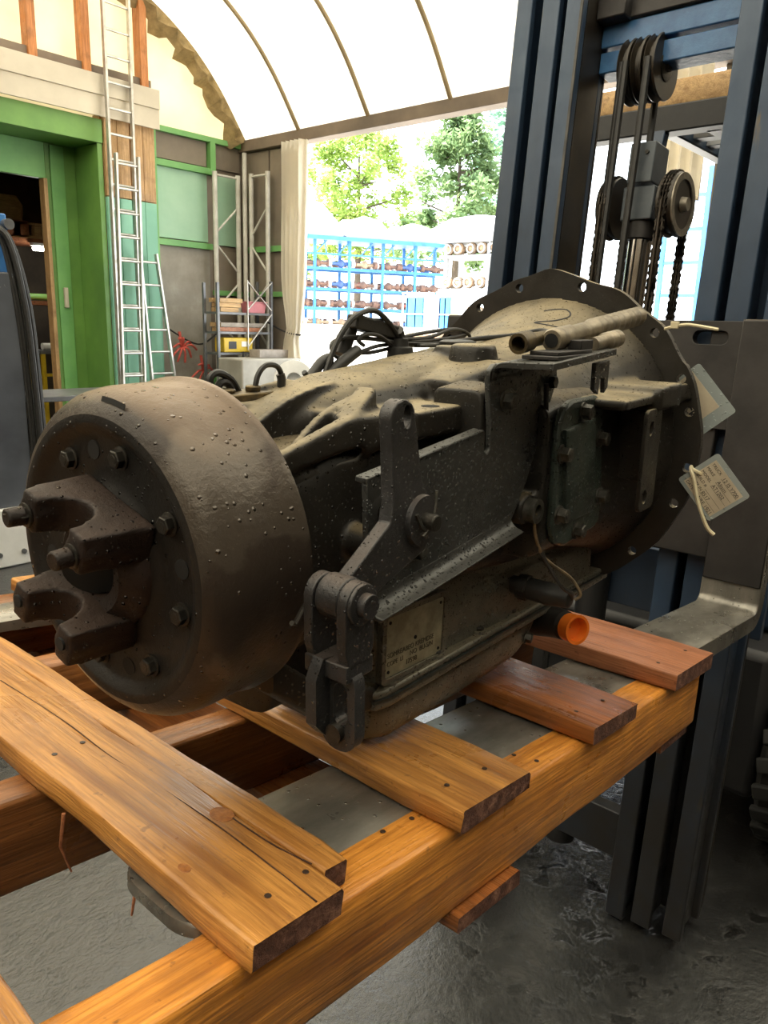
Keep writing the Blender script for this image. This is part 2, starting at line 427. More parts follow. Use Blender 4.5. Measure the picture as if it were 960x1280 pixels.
def rrect(x0, x1, y0, y1, r, n=4):
    p = []
    for cx, cy, a in ((x1-r, y1-r, 0), (x0+r, y1-r, 90), (x0+r, y0+r, 180), (x1-r, y0+r, 270)):
        for i in range(n+1):
            t = math.radians(a+90*i/n); p.append((cx+r*math.cos(t), cy+r*math.sin(t)))
    return p
def spline(pts, n=8, closed=False):
    pts = [Vector(p) for p in pts]; out = []; m = len(pts)
    for i in range(m if closed else m-1):
        g = lambda q: pts[q % m] if closed else pts[max(0, min(m-1, q))]
        a, b, c, d = g(i-1), g(i), g(i+1), g(i+2)
        for j in range(n):
            t = j/n
            out.append(.5*((2*b)+(c-a)*t+(2*a-5*b+4*c-d)*t*t+(3*b-a-3*c+d)*t**3))
    if not closed: out.append(pts[-1])
    return out
def swap(m):  # (a,b,c) -> axes
    return Matrix(m).transposed().to_4x4()
UW = Matrix(((1,0,0,0),(0,0,1,0),(0,1,0,0),(0,0,0,1)))     # a->u, b->w, c->v
VW = Matrix(((0,0,1,0),(1,0,0,0),(0,1,0,0),(0,0,0,1)))     # a->v, b->w, c->u
def textmesh(s, size, M, name, mat, parent, frame, align='LEFT', depth=.0004, bold=0):
    cu = bpy.data.curves.new('t', 'FONT'); cu.body = s; cu.size = size; cu.extrude = depth; cu.align_x = align; cu.offset = bold
    ob = bpy.data.objects.new('t', cu); C.objects.link(ob)
    dg = bpy.context.evaluated_depsgraph_get()
    me = bpy.data.meshes.new_from_object(ob.evaluated_get(dg)); bpy.data.objects.remove(ob)
    me.transform(WM[parent].inverted() @ frame @ M); me.materials.clear(); me.materials.append(MATS[mat]); me.name = name
    o = bpy.data.objects.new(name, me); C.objects.link(o); o.parent = parent; WM[o] = WM[parent]
    return o
def wood_board(p0, p1, axis, seed, r=.003, jit=.0015, n=14):
    """rounded, slightly uneven timber between corners p0 and p1, ends in material slot 1"""
    mb = MB(); R = random.Random(seed)
    ax = 'xyz'.index(axis); o1, o2 = [i for i in range(3) if i != ax]
    rings = []
    for i in range(n+1):
        t = p0[ax]+(p1[ax]-p0[ax])*i/n; ring = []
        e = 1 if 0 < i < n else 0
        ins = 0 if e else .0015
        for a, b in rrect(p0[o1]+ins, p1[o1]-ins, p0[o2]+ins, p1[o2]-ins, r, 2):
            q = [0, 0, 0]; q[ax] = t+(R.uniform(-1, 1)*.0015 if not e else 0)
            w = mnoise.noise(Vector((t*6+seed*3.1, a*8, b*8)))*jit*2
            q[o1] = a+w+R.uniform(-jit, jit)*.3; q[o2] = b+w*.5
            ring.append(tuple(q))
        rings.append(ring)
    n2 = len(rings[0]); v = [p for rr in rings for p in rr]; f = []
    for i in range(n):
        for j in range(n2): f.append((i*n2+j, i*n2+(j+1) % n2, (i+1)*n2+(j+1) % n2, (i+1)*n2+j))
    mb.add(v, f); mb.cur = 1
    mb.add(rings[0], [tuple(reversed(range(n2)))]); mb.add(rings[-1], [tuple(range(n2))])
    return mb
def hexbolt_mesh(name, r, h, mat, washer=True):
    mb = MB()
    if washer: mb.lathe([(0, r*1.25), (h*.18, r*1.25), (h*.2, r*1.2)], None, 20)
    mb.lathe([(h*.15, r), (h*.9, r), (h, r*.86)], None, 6)
    mb.lathe([(h*.9, r*.5), (h*1.04, r*.45)], None, 12)
    me = mb.mesh(name); me.materials.append(MATS[mat])
    me.polygons.foreach_set('use_smooth', [True]*len(me.polygons)); me.set_sharp_from_angle(angle=math.radians(35))
    return me

# ================================================================= HALL (setting)
YG, XS, EAVE = 9.1, 7.1, 4.24
mb = MB(); mb.box(-5.4, 7.35, -8, 13.2, -.15, 0); mb.build('floor', 'floor_wet', structure=True, smooth=False)
# arched fabric roof with tube ribs
half = spline([(7.12, 0, 4.26), (6.67, 0, 4.86), (6.20, 0, 5.30), (5.59, 0, 5.66), (4.6, 0, 6.06), (3.1, 0, 6.42), (1.1, 0, 6.58)], 6)
prof = [(p.x, p.z) for p in half]; prof = prof+[(2.2-x, z) for x, z in reversed(prof[:-1])]
ys = [YG+.12-i*.63 for i in range(22)]
rings = [[(x, y, z+(.03*math.sin(PI*((i % 2)))) ) for x, z in prof] for i, y in enumerate(ys)]
mb = MB(); mb.loft(rings, False, False); roof = mb.build('ceiling', 'tent_roof', structure=True, angle=80)
for i, y in enumerate([7.87-1.26*j for j in range(-1, 9)]):
    mb = MB(); mb.tube([(x*.997+.003, y, z-.05) for x, z in prof], .026, 8); mb.build('roof_rib', 'rib_tan', roof)
q = MB(); q.loft([[(x, y, z) for x, z in prof] for y in (ys[-1], -8.05)], False, False); q.build('ceiling_blocker', 'brown_panel', structure=True, angle=80)  # opaque roof behind the camera, added to cut light from the fabric
# crumpled flap of fabric where the roof meets the gable
rr = random.Random(3); rings = []
for q, (x, z) in enumerate(prof[:22]):
    n = Vector((-(prof[q+1][1]-z), 0, (prof[q+1][0]-x))).normalized() if q < 30 else Vector((0,0,-1))
    w = .26+.06*math.sin(q*1.7)
    rings.append([(x-.02, YG-.10, z-.02), (x+n.x*w*.5-.05, YG-.16+.07*math.sin(q*2.1), z-abs(n.z)*w*.5), (x+n.x*w-.03+.03*math.sin(q*3), YG-.03+.05*math.sin(q*1.3), z-abs(n.z)*w)])
mb = MB(); mb.loft(rings, False, False); mb.build('fabric_flap', 'tent_flap', roof, angle=25)

# gable wall
wb = MB(); wb.box(5.55, 7.2, YG+.06, YG+.14, 0, 4.2); wall = wb.build('wall_back', 'brown_panel', structure=True, smooth=False)
# fabric gable above
top = [(x, z) for x, z in prof]
mb = MB(); mb.plate([(prof[-1][0], 4.1), (7.12, 4.1)]+top, [], YG+.10, YG+.104, UW); mb.build('gable_fabric', 'tent_gable', wall, smooth=False)
def wpart(name, mat, x0, x1, z0, z1, y0=YG, y1=YG+.06, bevel=.004):
    q = MB(); q.box(x0, x1, y0, y1, z0, z1); return q.build(name, mat, wall, bevel=bevel, smooth=False)
wpart('panel', 'brown_panel', 5.66, 6.50, 3.82, 4.14, YG+.03); wpart('panel', 'brown_panel', 6.62, 7.08, 3.82, 4.14, YG+.03)
wpart('panel', 'teal_panel', 5.66, 6.50, 2.82, 3.72, YG+.03); wpart('panel', 'teal_panel', 6.62, 7.02, 2.80, 3.74, YG+.03)
wpart('panel', 'grey_board', 5.66, 6.52, 0.10, 2.72, YG+.03); wpart('panel', 'brown_panel', 6.60, 7.08, .1, 2.72, YG+.03)
wpart('rail', 'green_light', 5.60, 7.10, 4.14, 4.21, YG-.03); wpart('rail', 'green_light', 5.64, 6.54, 3.72, 3.80, YG-.03)
wpart('rail', 'green_light', 5.64, 6.54, 2.72, 2.80, YG-.03); wpart('rail', 'green_light', 6.58, 7.08, 2.10, 2.17, YG-.01)
wpart('rail', 'green_light', 5.64, 7.08, .78, .86, YG-.03)
wpart('post', 'green_light', 6.52, 6.61, 3.72, 4.16, YG-.04); wpart('post', 'green_light', 5.60, 5.66, 2.3, 4.16, YG-.04); wpart('post', 'teal_paint', 5.60, 5.66, 0, 2.3, YG-.04)
wpart('post', 'green_light', 6.53, 6.60, 0, 1.0, YG-.04)
# boarded strip beside the door: raw boards above, painted below
for i in range(4):
    x0 = 4.88+i*.18
    wpart('board', 'wood_pale_z', x0, x0+.17, 3.22, 4.16, YG-.12+.012*(i % 2), YG-.06, .006)
    wpart('board', 'teal_paint', x0, x0+.17, 0, 3.21, YG-.12+.012*(i % 2), YG-.06, .006)
wpart('backing', 'wood_pale_z', 4.86, 5.62, 0, 4.16, YG-.06, YG+.14)
# beige sheet over the door, brown joist, orange studs
wpart('sheet', 'beige_sheet', .5, 5.62, 4.10, 4.33, YG-.20, YG-.17); wpart('sheet', 'beige_sheet', .5, 5.62, 4.335, 4.56, YG-.22, YG-.18)
wpart('joist', 'brown_beam', .5, 5.58, 4.50, 4.68, YG-.10, YG+.06)
for x in (2.74, 3.40, 4.05, 4.70, 5.47): wpart('stud', 'wood_stud', x-.05, x+.05, 4.5, 6.0, YG-.14, YG+.02)
# door opening: green lintel, reveal, sliding leaf
d = MB(); d.box(.5, 4.87, YG-.10, YG+.50, 3.82, 4.09); door = d.build('door_1', 'green_paint', structure=True, bevel=.008, smooth=False)
def dpart(name, mat, x0, x1, y0, y1, z0, z1, bevel=.006):
    q = MB(); q.box(x0, x1, y0, y1, z0, z1); return q.build(name, mat, door, bevel=bevel, smooth=False)
dpart('reveal', 'green_paint', 4.80, 4.87, YG-.08, YG+.55, 0, 3.82)
dpart('leaf', 'green_paint', 4.40, 4.80, YG+.48, YG+.56, 0, 3.82); dpart('leaf_rail', 'green_light', .5, 4.40, YG+.48, YG+.56, 3.40, 3.82)
dpart('stile', 'green_light', 4.46, 4.64, YG+.46, YG+.48, 0, 3.80); dpart('edge_strip', 'wood_pale_z', 4.35, 4.40, YG+.44, YG+.57, 0, 3.40)
dpart('handle', 'beige_sheet', 4.52, 4.57, YG+.42, YG+.46, 1.85, 2.10)
# room behind the door
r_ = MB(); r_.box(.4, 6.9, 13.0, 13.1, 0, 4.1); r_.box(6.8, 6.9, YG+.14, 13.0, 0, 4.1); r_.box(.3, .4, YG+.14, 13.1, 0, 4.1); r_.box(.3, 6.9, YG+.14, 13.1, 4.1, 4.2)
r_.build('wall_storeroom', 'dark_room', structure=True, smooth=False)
# eave wall: corner panels, beam, far part, left tent side
w2 = MB(); w2.box(XS+.06, XS+.14, 8.0, YG+.14, 0, 4.1); wr = w2.build('wall_right', 'brown_panel', structure=True, smooth=False)
def rpart(name, mat, y0, y1, z0, z1, x0=XS-.02, x1=XS+.06):
    q = MB(); q.box(x0, x1, y0, y1, z0, z1); return q.build(name, mat, wr, bevel=.004, smooth=False)
rpart('panel', 'brown_panel', 8.05, 8.52, .1, 4.08, XS+.03); rpart('panel', 'brown_panel', 8.55, 9.06, .1, 4.08, XS+.03)
rpart('rail', 'green_light', 8.05, 9.06, 2.72, 2.80); rpart('rail', 'green_light', 8.05, 9.06, 2.10, 2.17)
rpart('panel', 'brown_panel', -8, 2.35, 0, 4.1, XS+.06, XS+.14)
b_ = MB(); b_.box(XS-.04, XS+.16, -8, YG+.1, 4.10, 4.25); b_.build('trim_1', 'brown_beam', structure=True, bevel=.006, smooth=False)
q = MB(); q.box(-5.0, 7.3, -8.1, -8, 0, 6.7); q.build('wall_front_blocker', 'brown_panel', structure=True, smooth=False)  # unseen end wall, added to cut the fill light from behind
q = MB(); q.box(-5.0, -4.9, -8, YG+.2, 0, 4.3); q.build('wall_left', 'brown_panel', structure=True, smooth=False)
q = MB(); q.box(-5.0, .55, YG+.06, YG+.14, 0, 4.5); q.build('wall_back_left', 'brown_panel', structure=True, smooth=False)

# curtains at both ends of the opening
def curtain(y0, y1, x, z0, z1, pinch, label):
    rings = []
    for i in range(26):
        z = z1+(z0-z1)*i/25
        k_ = 1.0 if pinch is None else 1-.45*math.exp(-((z-pinch)/.45)**2)
        cy = y0+(y1-y0)*.5
        rings.append([(x+.07*math.sin(j*1.05+.25*math.sin(z*2))*(k_**.5), cy+((j/30.)-.5)*(y1-y0)*k_+(.05 if z < 1.6 and pinch else 0), z) for j in range(31)])
    m_ = MB(); m_.loft(rings, False, False); o = m_.build('door_curtain', 'curtain_cloth', angle=80)
    sd = o.modifiers.new('t', 'SOLIDIFY'); sd.thickness = .004
    return tag(o, label, 'curtain', 'curtains of the big opening')
curtain(7.66, 8.08, XS-.10, .04, 4.10, 1.62, 'pale canvas curtain gathered beside the corner scaffold frame')
curtain(2.40, 2.95, XS-.10, 2.95, 4.10, None, 'short rolled up pale canvas curtain seen between the mast columns')

# ================================================================= PALLET
pal = thing('pallet', 'orange wooden pallet lifted on the forks, carrying the gearbox', 'pallet', FL)
nail_me = MB().lathe([(0, .0034), (.0006, .0034), (.0008, .0024)], None, 8).mesh('nail'); nail_me.materials.append(MATS['nail'])
def nails(board, zt, pts):
    for x, y in pts: inst(nail_me, 'nail', board, FL, Matrix.Translation((x, y, zt-.0002)))
def deck(x0, x1, mat, seed, y0=-.014, y1=1.12, zt=.030, nl=True):
    o = wood_board((x0, y0, .0006), (x1, y1, zt), 'y', seed, .004).build('deck_board', [mat, 'end_grain'], pal, angle=50)
    if nl: nails(o, zt, [(x0+.035, .033), (x1-.045, .026), (x0+.04, .385), (x1-.04, .39)])
    return o
# split board nearest the camera
b1 = wood_board((-.184, -.014, .0006), (-.0755, 1.12, .031), 'y', 11, .004, .0025, 30).build('deck_board', ['wood_y', 'end_grain'], pal, angle=50)
nails(b1, .031, [(-.136, .023), (-.088, .025), (-.158, .377), (-.120, .384)])
wood_board((-.0735, .016, .0006), (-.040, 1.12, .0305), 'y', 12, .004, .0025, 30).build('split_strip', ['wood_y', 'end_grain'], b1, angle=50)
kn = MB(); kn.lathe([(0, .0150), (.0010, .0145), (.0004, .0120), (.0014, .0095), (.0006, .007), (.0014, .004)], Matrix.Translation((-.088, .153, .0305)) @ Matrix.Diagonal((.8, 1.0, .6, 1)), 18); kn.build('knot', 'knot', b1)
kn = MB(); kn.lathe([(0, .0055), (.0006, .0050), (.0003, .0035), (.0008, .002)], Matrix.Translation((-.168, .104, .0308)) @ Matrix.Diagonal((1, 1.5, 1, 1)), 14); kn.build('knot', 'knot', b1)
for pts in ([(-.117, .62), (-.110, .45), (-.112, .33), (-.106, .22), (-.104, .12), (-.109, -.012)], [(-.084, .14), (-.083, .08), (-.0755, .03)], [(-.145, .95), (-.140, .75), (-.137, .60)]):
    q = MB(); q.tube(spline([(x, y, .0309) for x, y in pts], 6), .0008, 5); q.build('crack', 'crack', b1)
deck(.112, .261, 'wood_y', 21); deck(.437, .592, 'wood_dark_y', 22); deck(.752, .948, 'wood_red_y', 23, zt=.034)
deck(-.500, -.338, 'wood_y', 24)
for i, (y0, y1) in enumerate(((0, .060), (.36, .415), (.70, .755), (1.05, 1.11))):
    o = wood_board((-.52, y0, -.115), (.935, y1, 0), 'x', 31+i, .006, .002, 24).build('stringer', ['wood_x' if i == 0 else 'wood_shaded_x', 'end_grain'], pal, angle=50)
    if i == 0: nails(o, 0.0005, [(.055, .05), (.10, .045), (.34, .02), (.33, .05)])
for i, (x0, x1, y0) in enumerate(((.137, .275, -.010), (.80, .935, .010), (-.50, -.36, -.010))):
    wood_board((x0, y0, -.140), (x1, 1.115, -.1155), 'y', 41+i, .003).build('bottom_board', ['wood_dark_y', 'end_grain'], pal, angle=50)
for x, y, l, s in ((-.185, .300, .075, .012), (-.172, .172, .055, -.004)):
    q = MB(); q.tube([(x, y, .002), (x-.002, y+.002, -l*.5), (x+s, y+.004, -l)], [.0022, .0018, .0012], 6); q.build('splinter', 'wood_red_y', pal)

# ================================================================= FORKLIFT
fk = thing('forklift', 'dark blue forklift truck holding the pallet on its forks', 'forklift', (2.9, .577, 0))
def fpart(name, mat, build, bevel=.004, frame=FL, parent=None, **kw):
    q = MB(); build(q); return q.build(name, mat, parent or fk, frame=frame, bevel=bevel, **kw)
def fork(y0, y1):
    def b(q):
        n = 10; outl = []
        for i in range(n+1):
            t = PI/2*i/n; outl.append((-.19+.045*(1-math.sin(t)), y1-.045*(1-math.cos(t))))
        left = [(-.19+.045*(1-math.sin(PI/2*i/n)), y0+.045*(1-math.cos(PI/2*i/n))) for i in range(n+1)]
        # top outline, counter-clockwise; thickness grows from the tip
        xs = [-.19, -.1895, -.188, -.1855, -.182, -.177, -.171, -.164, -.156, -.145, -.10, .2, .6, 1.0, 1.46]
        rings = []
        for x in xs:
            e = 0 if x > -.146 else .045-math.sqrt(max(0, .045**2-(.045-(x+.19))**2))
            th = .014+.031*min(1, (x+.19)/.75)
            rings.append([(x, y0+e, -th), (x, y1-e, -th), (x, y1-e, -.004), (x, y1-e-.004, -.001), (x, y0+e+.004, -.001), (x, y0+e, -.004)])
        # heel bend up into the shank
        for i in range(1, 7):
            t = PI/2*i/6; cx, cz = 1.46, .022
            ro, ri = .067, .023
            rings.append([(cx+ro*math.sin(t), y0, cz-ro*math.cos(t)), (cx+ro*math.sin(t), y1, cz-ro*math.cos(t)), (cx+(ri+.003)*math.sin(t), y1, cz-(ri+.003)*math.cos(t)), (cx+ri*math.sin(t), y1-.004, cz-ri*math.cos(t)), (cx+ri*math.sin(t), y0+.004, cz-ri*math.cos(t)), (cx+(ri+.003)*math.sin(t), y0, cz-(ri+.003)*math.cos(t))])
        rings.append([(1.527, y0, .715), (1.527, y1, .715), (1.486, y1, .715), (1.483, y1-.004, .715), (1.483, y0+.004, .715), (1.486, y0, .715)])
        q.loft(rings)
    o = fpart('fork', 'fork_steel', b, 0, angle=40)
    q = MB(); q.box(1.476, 1.4835, y0+.002, y1-.002, .06, .712); q.build('shank_face', 'fork_dark', o, frame=FL, bevel=.003)
    return o
fork(.050, .196); fork(.955, 1.10)
# carriage
fpart('carriage_bar', 'fork_dark', lambda q: q.plate(rrect(.06, 1.10, .44, .715, .02), [rrect(.24, .33, .655, .69, .016), rrect(.85, .94, .655, .69, .016)], 1.530, 1.565, VW), .003)
fpart('carriage_bar', 'fork_dark', lambda q: q.box(1.530, 1.565, .06, 1.10, .10, .27))
for y in (.24, .88): fpart('carriage_upright', 'fork_dark', lambda q: q.box(1.545, 1.572, y, y+.05, .10, .70))
# three nested channels on each side
near = [(.298, .354), (.216, .274), (.125, .179)]
far = [(1.154-b, 1.154-a) for a, b in near]
for col, sgn in ((near, 1), (far, -1)):
    for i, (y0, y1) in enumerate(col):
        def rail(q):
            zb = (-1.060, -1.045, -1.035)[i]
            q.box(1.580, 1.606, y0, y1, zb, 2.4); q.box(1.724, 1.750, y0, y1, zb, 2.4)
            ym = (y0+y1)/2
            q.box(1.606, 1.724, ym-.009, ym+.009, zb, 2.4)
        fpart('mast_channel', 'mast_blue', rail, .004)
    a = min(c[0] for c in col); b = max(c[1] for c in col)
    fpart('channel_backing', 'mast_grease', lambda q: q.box(1.752, 1.760, a, b, -1.0, 2.4), 0)
    inn = near[0][1] if sgn > 0 else far[0][0]
    fpart('inner_channel_side', 'mast_grease', lambda q: q.box(1.607, 1.723, min(inn, inn-sgn*.02), max(inn, inn-sgn*.02), -1.0, 2.4), 0)
# worn bright strips along the inner edge of the far column
fpart('wear_strip', 'mast_edge', lambda q: q.box(1.575, 1.5795, far[0][0], far[0][0]+.008, .4, 2.4), 0)
yA, yB = .354, .800
fpart('cross_member', 'fork_dark', lambda q: q.box(1.70, 1.80, yA, yB, 1.590, 1.645))
fpart('cross_member', 'mast_bright', lambda q: q.box(1.71, 1.79, yA, yB, 1.525, 1.588))
fpart('cross_member', 'mast_bright', lambda q: q.box(1.715, 1.79, yA, yB, 1.455, 1.515))
fpart('bracket_foot', 'fork_dark', lambda q: q.box(1.66, 1.72, yB-.09, yB, 1.585, 1.66))
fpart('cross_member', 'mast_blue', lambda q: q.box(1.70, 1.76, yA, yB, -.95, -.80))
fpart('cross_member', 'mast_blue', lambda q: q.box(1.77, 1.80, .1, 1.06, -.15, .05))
# hose sheaves
for j, y in enumerate((.620, .660, .700)):
    def shv(q):
        M = frame_from((1.75, y-.016, 1.455), (0, 1, 0))
        q.lathe([(0, .088), (.006, .090), (.014, .074), (.022, .074), (.028, .090), (.032, .088)], M, 32)
    o = fpart('hose_sheave', 'mast_grease', shv, 0)
    if j == 0:
        q = MB(); q.lathe([(0, .040), (.003, .040), (.004, .034)], frame_from((1.75, .6037, 1.455), (0, -1, 0)), 20); q.lathe([(.002, .016), (.012, .015)], frame_from((1.75, .6037, 1.455), (0, -1, 0)), 6); q.build('sheave_hub', 'bolt_dark', o, frame=FL)
for y, xx, zz in ((.622, 1.665, .95), (.700, 1.668, .2), (.662, 1.835, 1.2), (.690, 1.665, .6)):
    fpart('mast_hose', 'rubber', lambda q: q.tube([(xx, y, 1.455), (xx, y, 1.2), (xx+.004, y+.004, .9), (xx, y, zz-.7)], .011, 8), 0)
# lift cylinder, crosshead, chain wheels
fpart('lift_cylinder', 'truck_black', lambda q: q.cyl((1.75, .61, -1.0), (1.75, .61, .45), .050), .003)
fpart('piston_rod', 'chrome', lambda q: q.cyl((1.75, .61, .45), (1.75, .61, 1.0), .034), 0)
fpart('rod_collar', 'fork_dark', lambda q: q.cyl((1.75, .61, .97), (1.75, .61, 1.03), .044), .003)
cross = fpart('crosshead', 'block_grey', lambda q: (q.box(1.70, 1.80, .565, .662, 1.02, 1.115)), .004)
q = MB(); q.box(1.69, 1.79, .575, .652, 1.122, 1.235); up_ = q.build('crosshead_cap', 'block_grey', cross, frame=FL, bevel=.004)
for y in (.598, .632):
    q = MB(); q.cyl((1.6905, y, 1.205), (1.684, y, 1.205), .006, None, 10); q.build('bolt', 'bolt_dark', cross, frame=FL)
for y, face in ((.520, 1), (.705, 0)):
    def cw(q):
        M = frame_from((1.75, y-.022, 1.065), (0, 1, 0))
        q.lathe([(0, .088), (.010, .090), (.012, .078), (.032, .078), (.034, .090), (.044, .088)], M, 36)
    o = fpart('chain_wheel', 'mast_grease', cw, 0)
    if face:
        q = MB(); q.ring((1.75, y-.0225, 1.065), (1.75, y-.027, 1.065), .087, .068, 36); q.build('wheel_ring', 'sheave_ring', o, frame=FL)
        q = MB(); q.cyl((1.75, y-.022, 1.065), (1.75, y-.040, 1.065), .022, .018); q.build('axle_end', 'sheave_ring', o, frame=FL)
def lnk(q):
    for s in (-1, 1):
        for t in (-1, 0, 1): q.box(-.007, .007, t*.009-.0022, t*.009+.0022, -.0165, .0165)
    q.cyl((0, -.014, .0095), (0, .014, .0095), .0045, None, 8); q.cyl((0, -.014, -.0095), (0, .014, -.0095), .0045, None, 8)
q = MB(); lnk(q); link_me = q.mesh('link'); link_me.materials.append(MATS['chain_steel'])
for y in (.520, .705):
    ch = fpart('lift_chain', 'chain_steel', lambda q: q.tube([(1.652, y, .12), (1.652, y, 1.06)], .004, 6), 0)
    k_ = 0
    for i in range(26): inst(link_me, 'link', ch, FL, Matrix.Translation((1.662, y, 1.065-.0205*(i+.5)*1.0)) @ Matrix.Diagonal((1, 1 if i % 2 else .8, 1, 1)))
    for i in range(26): inst(link_me, 'link', ch, FL, Matrix.Translation((1.838, y, 1.065-.0205*(i+.5))) @ Matrix.Diagonal((1, 1 if i % 2 else .8, 1, 1)))
    for i in range(14):
        t = PI*(i+.5)/14
        inst(link_me, 'link', ch, FL, Matrix.Translation((1.75+.088*math.cos(t), y, 1.065+.088*math.sin(t))) @ Matrix.Rotation(-t, 4, 'Y'))
# truck body, upright
IDW = ID
fpart('chassis', 'truck_black', lambda q: q.box(2.05, 4.3, .12, 1.03, .22, .75), .03, IDW)
fpart('cowl', 'truck_blue', lambda q: q.box(2.25, 2.55, .14, 1.01, .75, 1.30), .03, IDW)
fpart('engine_cover', 'truck_blue', lambda q: q.box(3.1, 4.3, .12, 1.03, .75, 1.05), .05, IDW)
fpart('counterweight', 'truck_black', lambda q: q.box(4.1, 4.7, .08, 1.07, .2, 1.1), .08, IDW)
fpart('seat', 'truck_black', lambda q: (q.box(3.2, 3.65, .33, .82, 1.05, 1.15), q.box(3.6, 3.72, .33, .82, 1.1, 1.55)), .03, IDW)
fpart('steering_wheel', 'truck_black', lambda q: (q.tube([(2.78+.15*math.cos(t)*.6, .577+.17*math.sin(t), 1.42+.15*math.cos(t)*.75) for t in [2*PI*i/24 for i in range(24)]], .013, 6, closed=True), q.cyl((2.6, .577, 1.25), (2.78, .577, 1.42), .02)), 0, IDW)
for y in (.10, 1.05):
    fpart('guard_post', 'truck_blue', lambda q: q.bar((2.45, y, 1.2), (2.92, y, 2.62), .06, .05), .006, IDW)
    fpart('guard_post', 'truck_blue', lambda q: q.bar((4.2, y, 1.0), (4.1, y, 2.62), .06, .05), .006, IDW)
    fpart('guard_side', 'truck_blue', lambda q: q.box(2.9, 4.2, y-.03, y+.03, 2.58, 2.64), .006, IDW)
fpart('guard_front_bar', 'truck_black', lambda q: q.box(2.88, 2.98, -.05, 1.45, 2.57, 2.675), .006, IDW)
for i in range(7): fpart('guard_slat', 'guard_grey', lambda q: q.box(3.02+i*.17, 3.10+i*.17, .10, 1.05, 2.60, 2.63), .003, IDW)
for y in (.35, .60, .85): fpart('guard_stay', 'guard_grey', lambda q: q.box(2.95, 4.15, y-.03, y+.03, 2.57, 2.598), .003, IDW)
plk = wood_board((2.90, -.10, 2.677), (3.06, 1.50, 2.775), 'y', 77, .006).build('timber', ['wood_pale', 'end_grain'])
tag(plk, 'pale timber lying on the front bar of the overhead guard', 'timber')
def wheel(cx, cy, w, r):
    t = MB(); M = frame_from((cx, cy-w/2, r), (0, 1, 0))
    t.lathe([(0, r*.55), (0, r*.86), (.02, r*.94), (w-.02, r*.94), (w, r*.86), (w, r*.55)], M, 40, False)
    o = t.build('tyre', 'tyre', fk, frame=ID)
    hub = MB(); hub.lathe([(w*.2, .05), (w*.2, r*.56), (w*.8, r*.56), (w*.8, .05)], M, 28); hub.build('wheel_rim', 'truck_blue', o, frame=ID)
    n = 22; lug = MB()
    for i in range(n):
        a = 2*PI*i/n
        for s in (0, 1):
            A = Matrix.Translation((cx, cy, r)) @ Matrix.Rotation(a+s*PI/n, 4, 'Y')
            y0, y1 = (-w/2-.004, .012) if s == 0 else (-.012, w/2+.004)
            lug.box(-.036, .014, y0, y1, r*.92, r*1.0, A @ Matrix.Rotation((.25 if s else -.25), 4, 'Z'))
    lug.build('tread', 'tyre', o, frame=ID, bevel=.006)
wheel(2.32, .000, .22, .34); wheel(2.32, 1.155, .22, .34); wheel(4.05, .13, .18, .26); wheel(4.05, 1.03, .18, .26)

# ================================================================= GEARBOX
gb = thing('gearbox', 'oily black truck gearbox with brake drum and bell housing on the pallet', 'gearbox', FT)
def gpart(name, mat, build, parent=None, bevel=0, **kw):
    q = MB(); build(q); return q.build(name, mat, parent or gb, frame=FT, bevel=bevel, **kw)
AX = frame_from((0, 0, 0), (1, 0, 0))
bolt_l = hexbolt_mesh('bolt', .0105, .014, 'bolt_steel'); bolt_m = hexbolt_mesh('bolt', .0085, .011, 'bolt_steel'); bolt_d = hexbolt_mesh('bolt', .0085, .009, 'bolt_dark'); bolt_s = hexbolt_mesh('bolt', .0065, .009, 'bolt_dark')
TOV = frame_from((0, 0, 0), (0, -1, 0)); TOU = frame_from((0, 0, 0), (-1, 0, 0))
def bolt(me, parent, p, R=TOV, rot=0, name='bolt'): return inst(me, name, parent, FT, Matrix.Translation(p) @ R @ Matrix.Rotation(rot, 4, 'Z'))

# --- brake drum
def drum(q):
    q.lathe([(.0985, .150), (.100, .1565), (.106, .1595), (.1065, .1635), (.098, .1640), (.094, .1605), (.060, .1603), (.036, .160), (.022, .1575), (.012, .152), (.005, .145), (.001, .137)], AX, 96, False)
    q.lathe([(.0985, .150), (.04, .150), (.035, .12)], AX, 96, False)
dr = gpart('brake_drum', 'drum_iron', drum, angle=50)
def face(q):
    q.lathe([(.001, .137), (.000, .131), (.001, .1265), (.006, .121), (.009, .115), (.009, .090), (.011, .084), (.010, .072), (.007, .066), (.006, .058), (.008, .030), (.020, .026), (.050, .025), (.050, .001)], AX, 96, False)
df = gpart('drum_face', 'drum_face', face, dr, angle=50)
for i in range(8):
    a = math.radians(15+45*i); bolt(bolt_d, dr, (.0088, .104*math.cos(a), .104*math.sin(a)), TOU, i)
for i in range(4):
    a = math.radians(-8+90*i)
    gpart('adjust_hole', 'black_hole', lambda q: q.cyl((.0095, .104*math.cos(a), .104*math.sin(a)), (.0082, .104*math.cos(a), .104*math.sin(a)), .009, None, 14), dr)
gpart('balance_slot', 'black_hole', lambda q: q.loft([[(.0085+.001*s, math.cos(t)*(.1512+.0012*s+d), math.sin(t)*(.1512+.0012*s+d)) for d, s in ((-.001, -.9), (.0015, .4), (.002, .2), (-.0008, -1.3))] for t in [math.radians(92+i*1.6) for i in range(9)]]), dr)

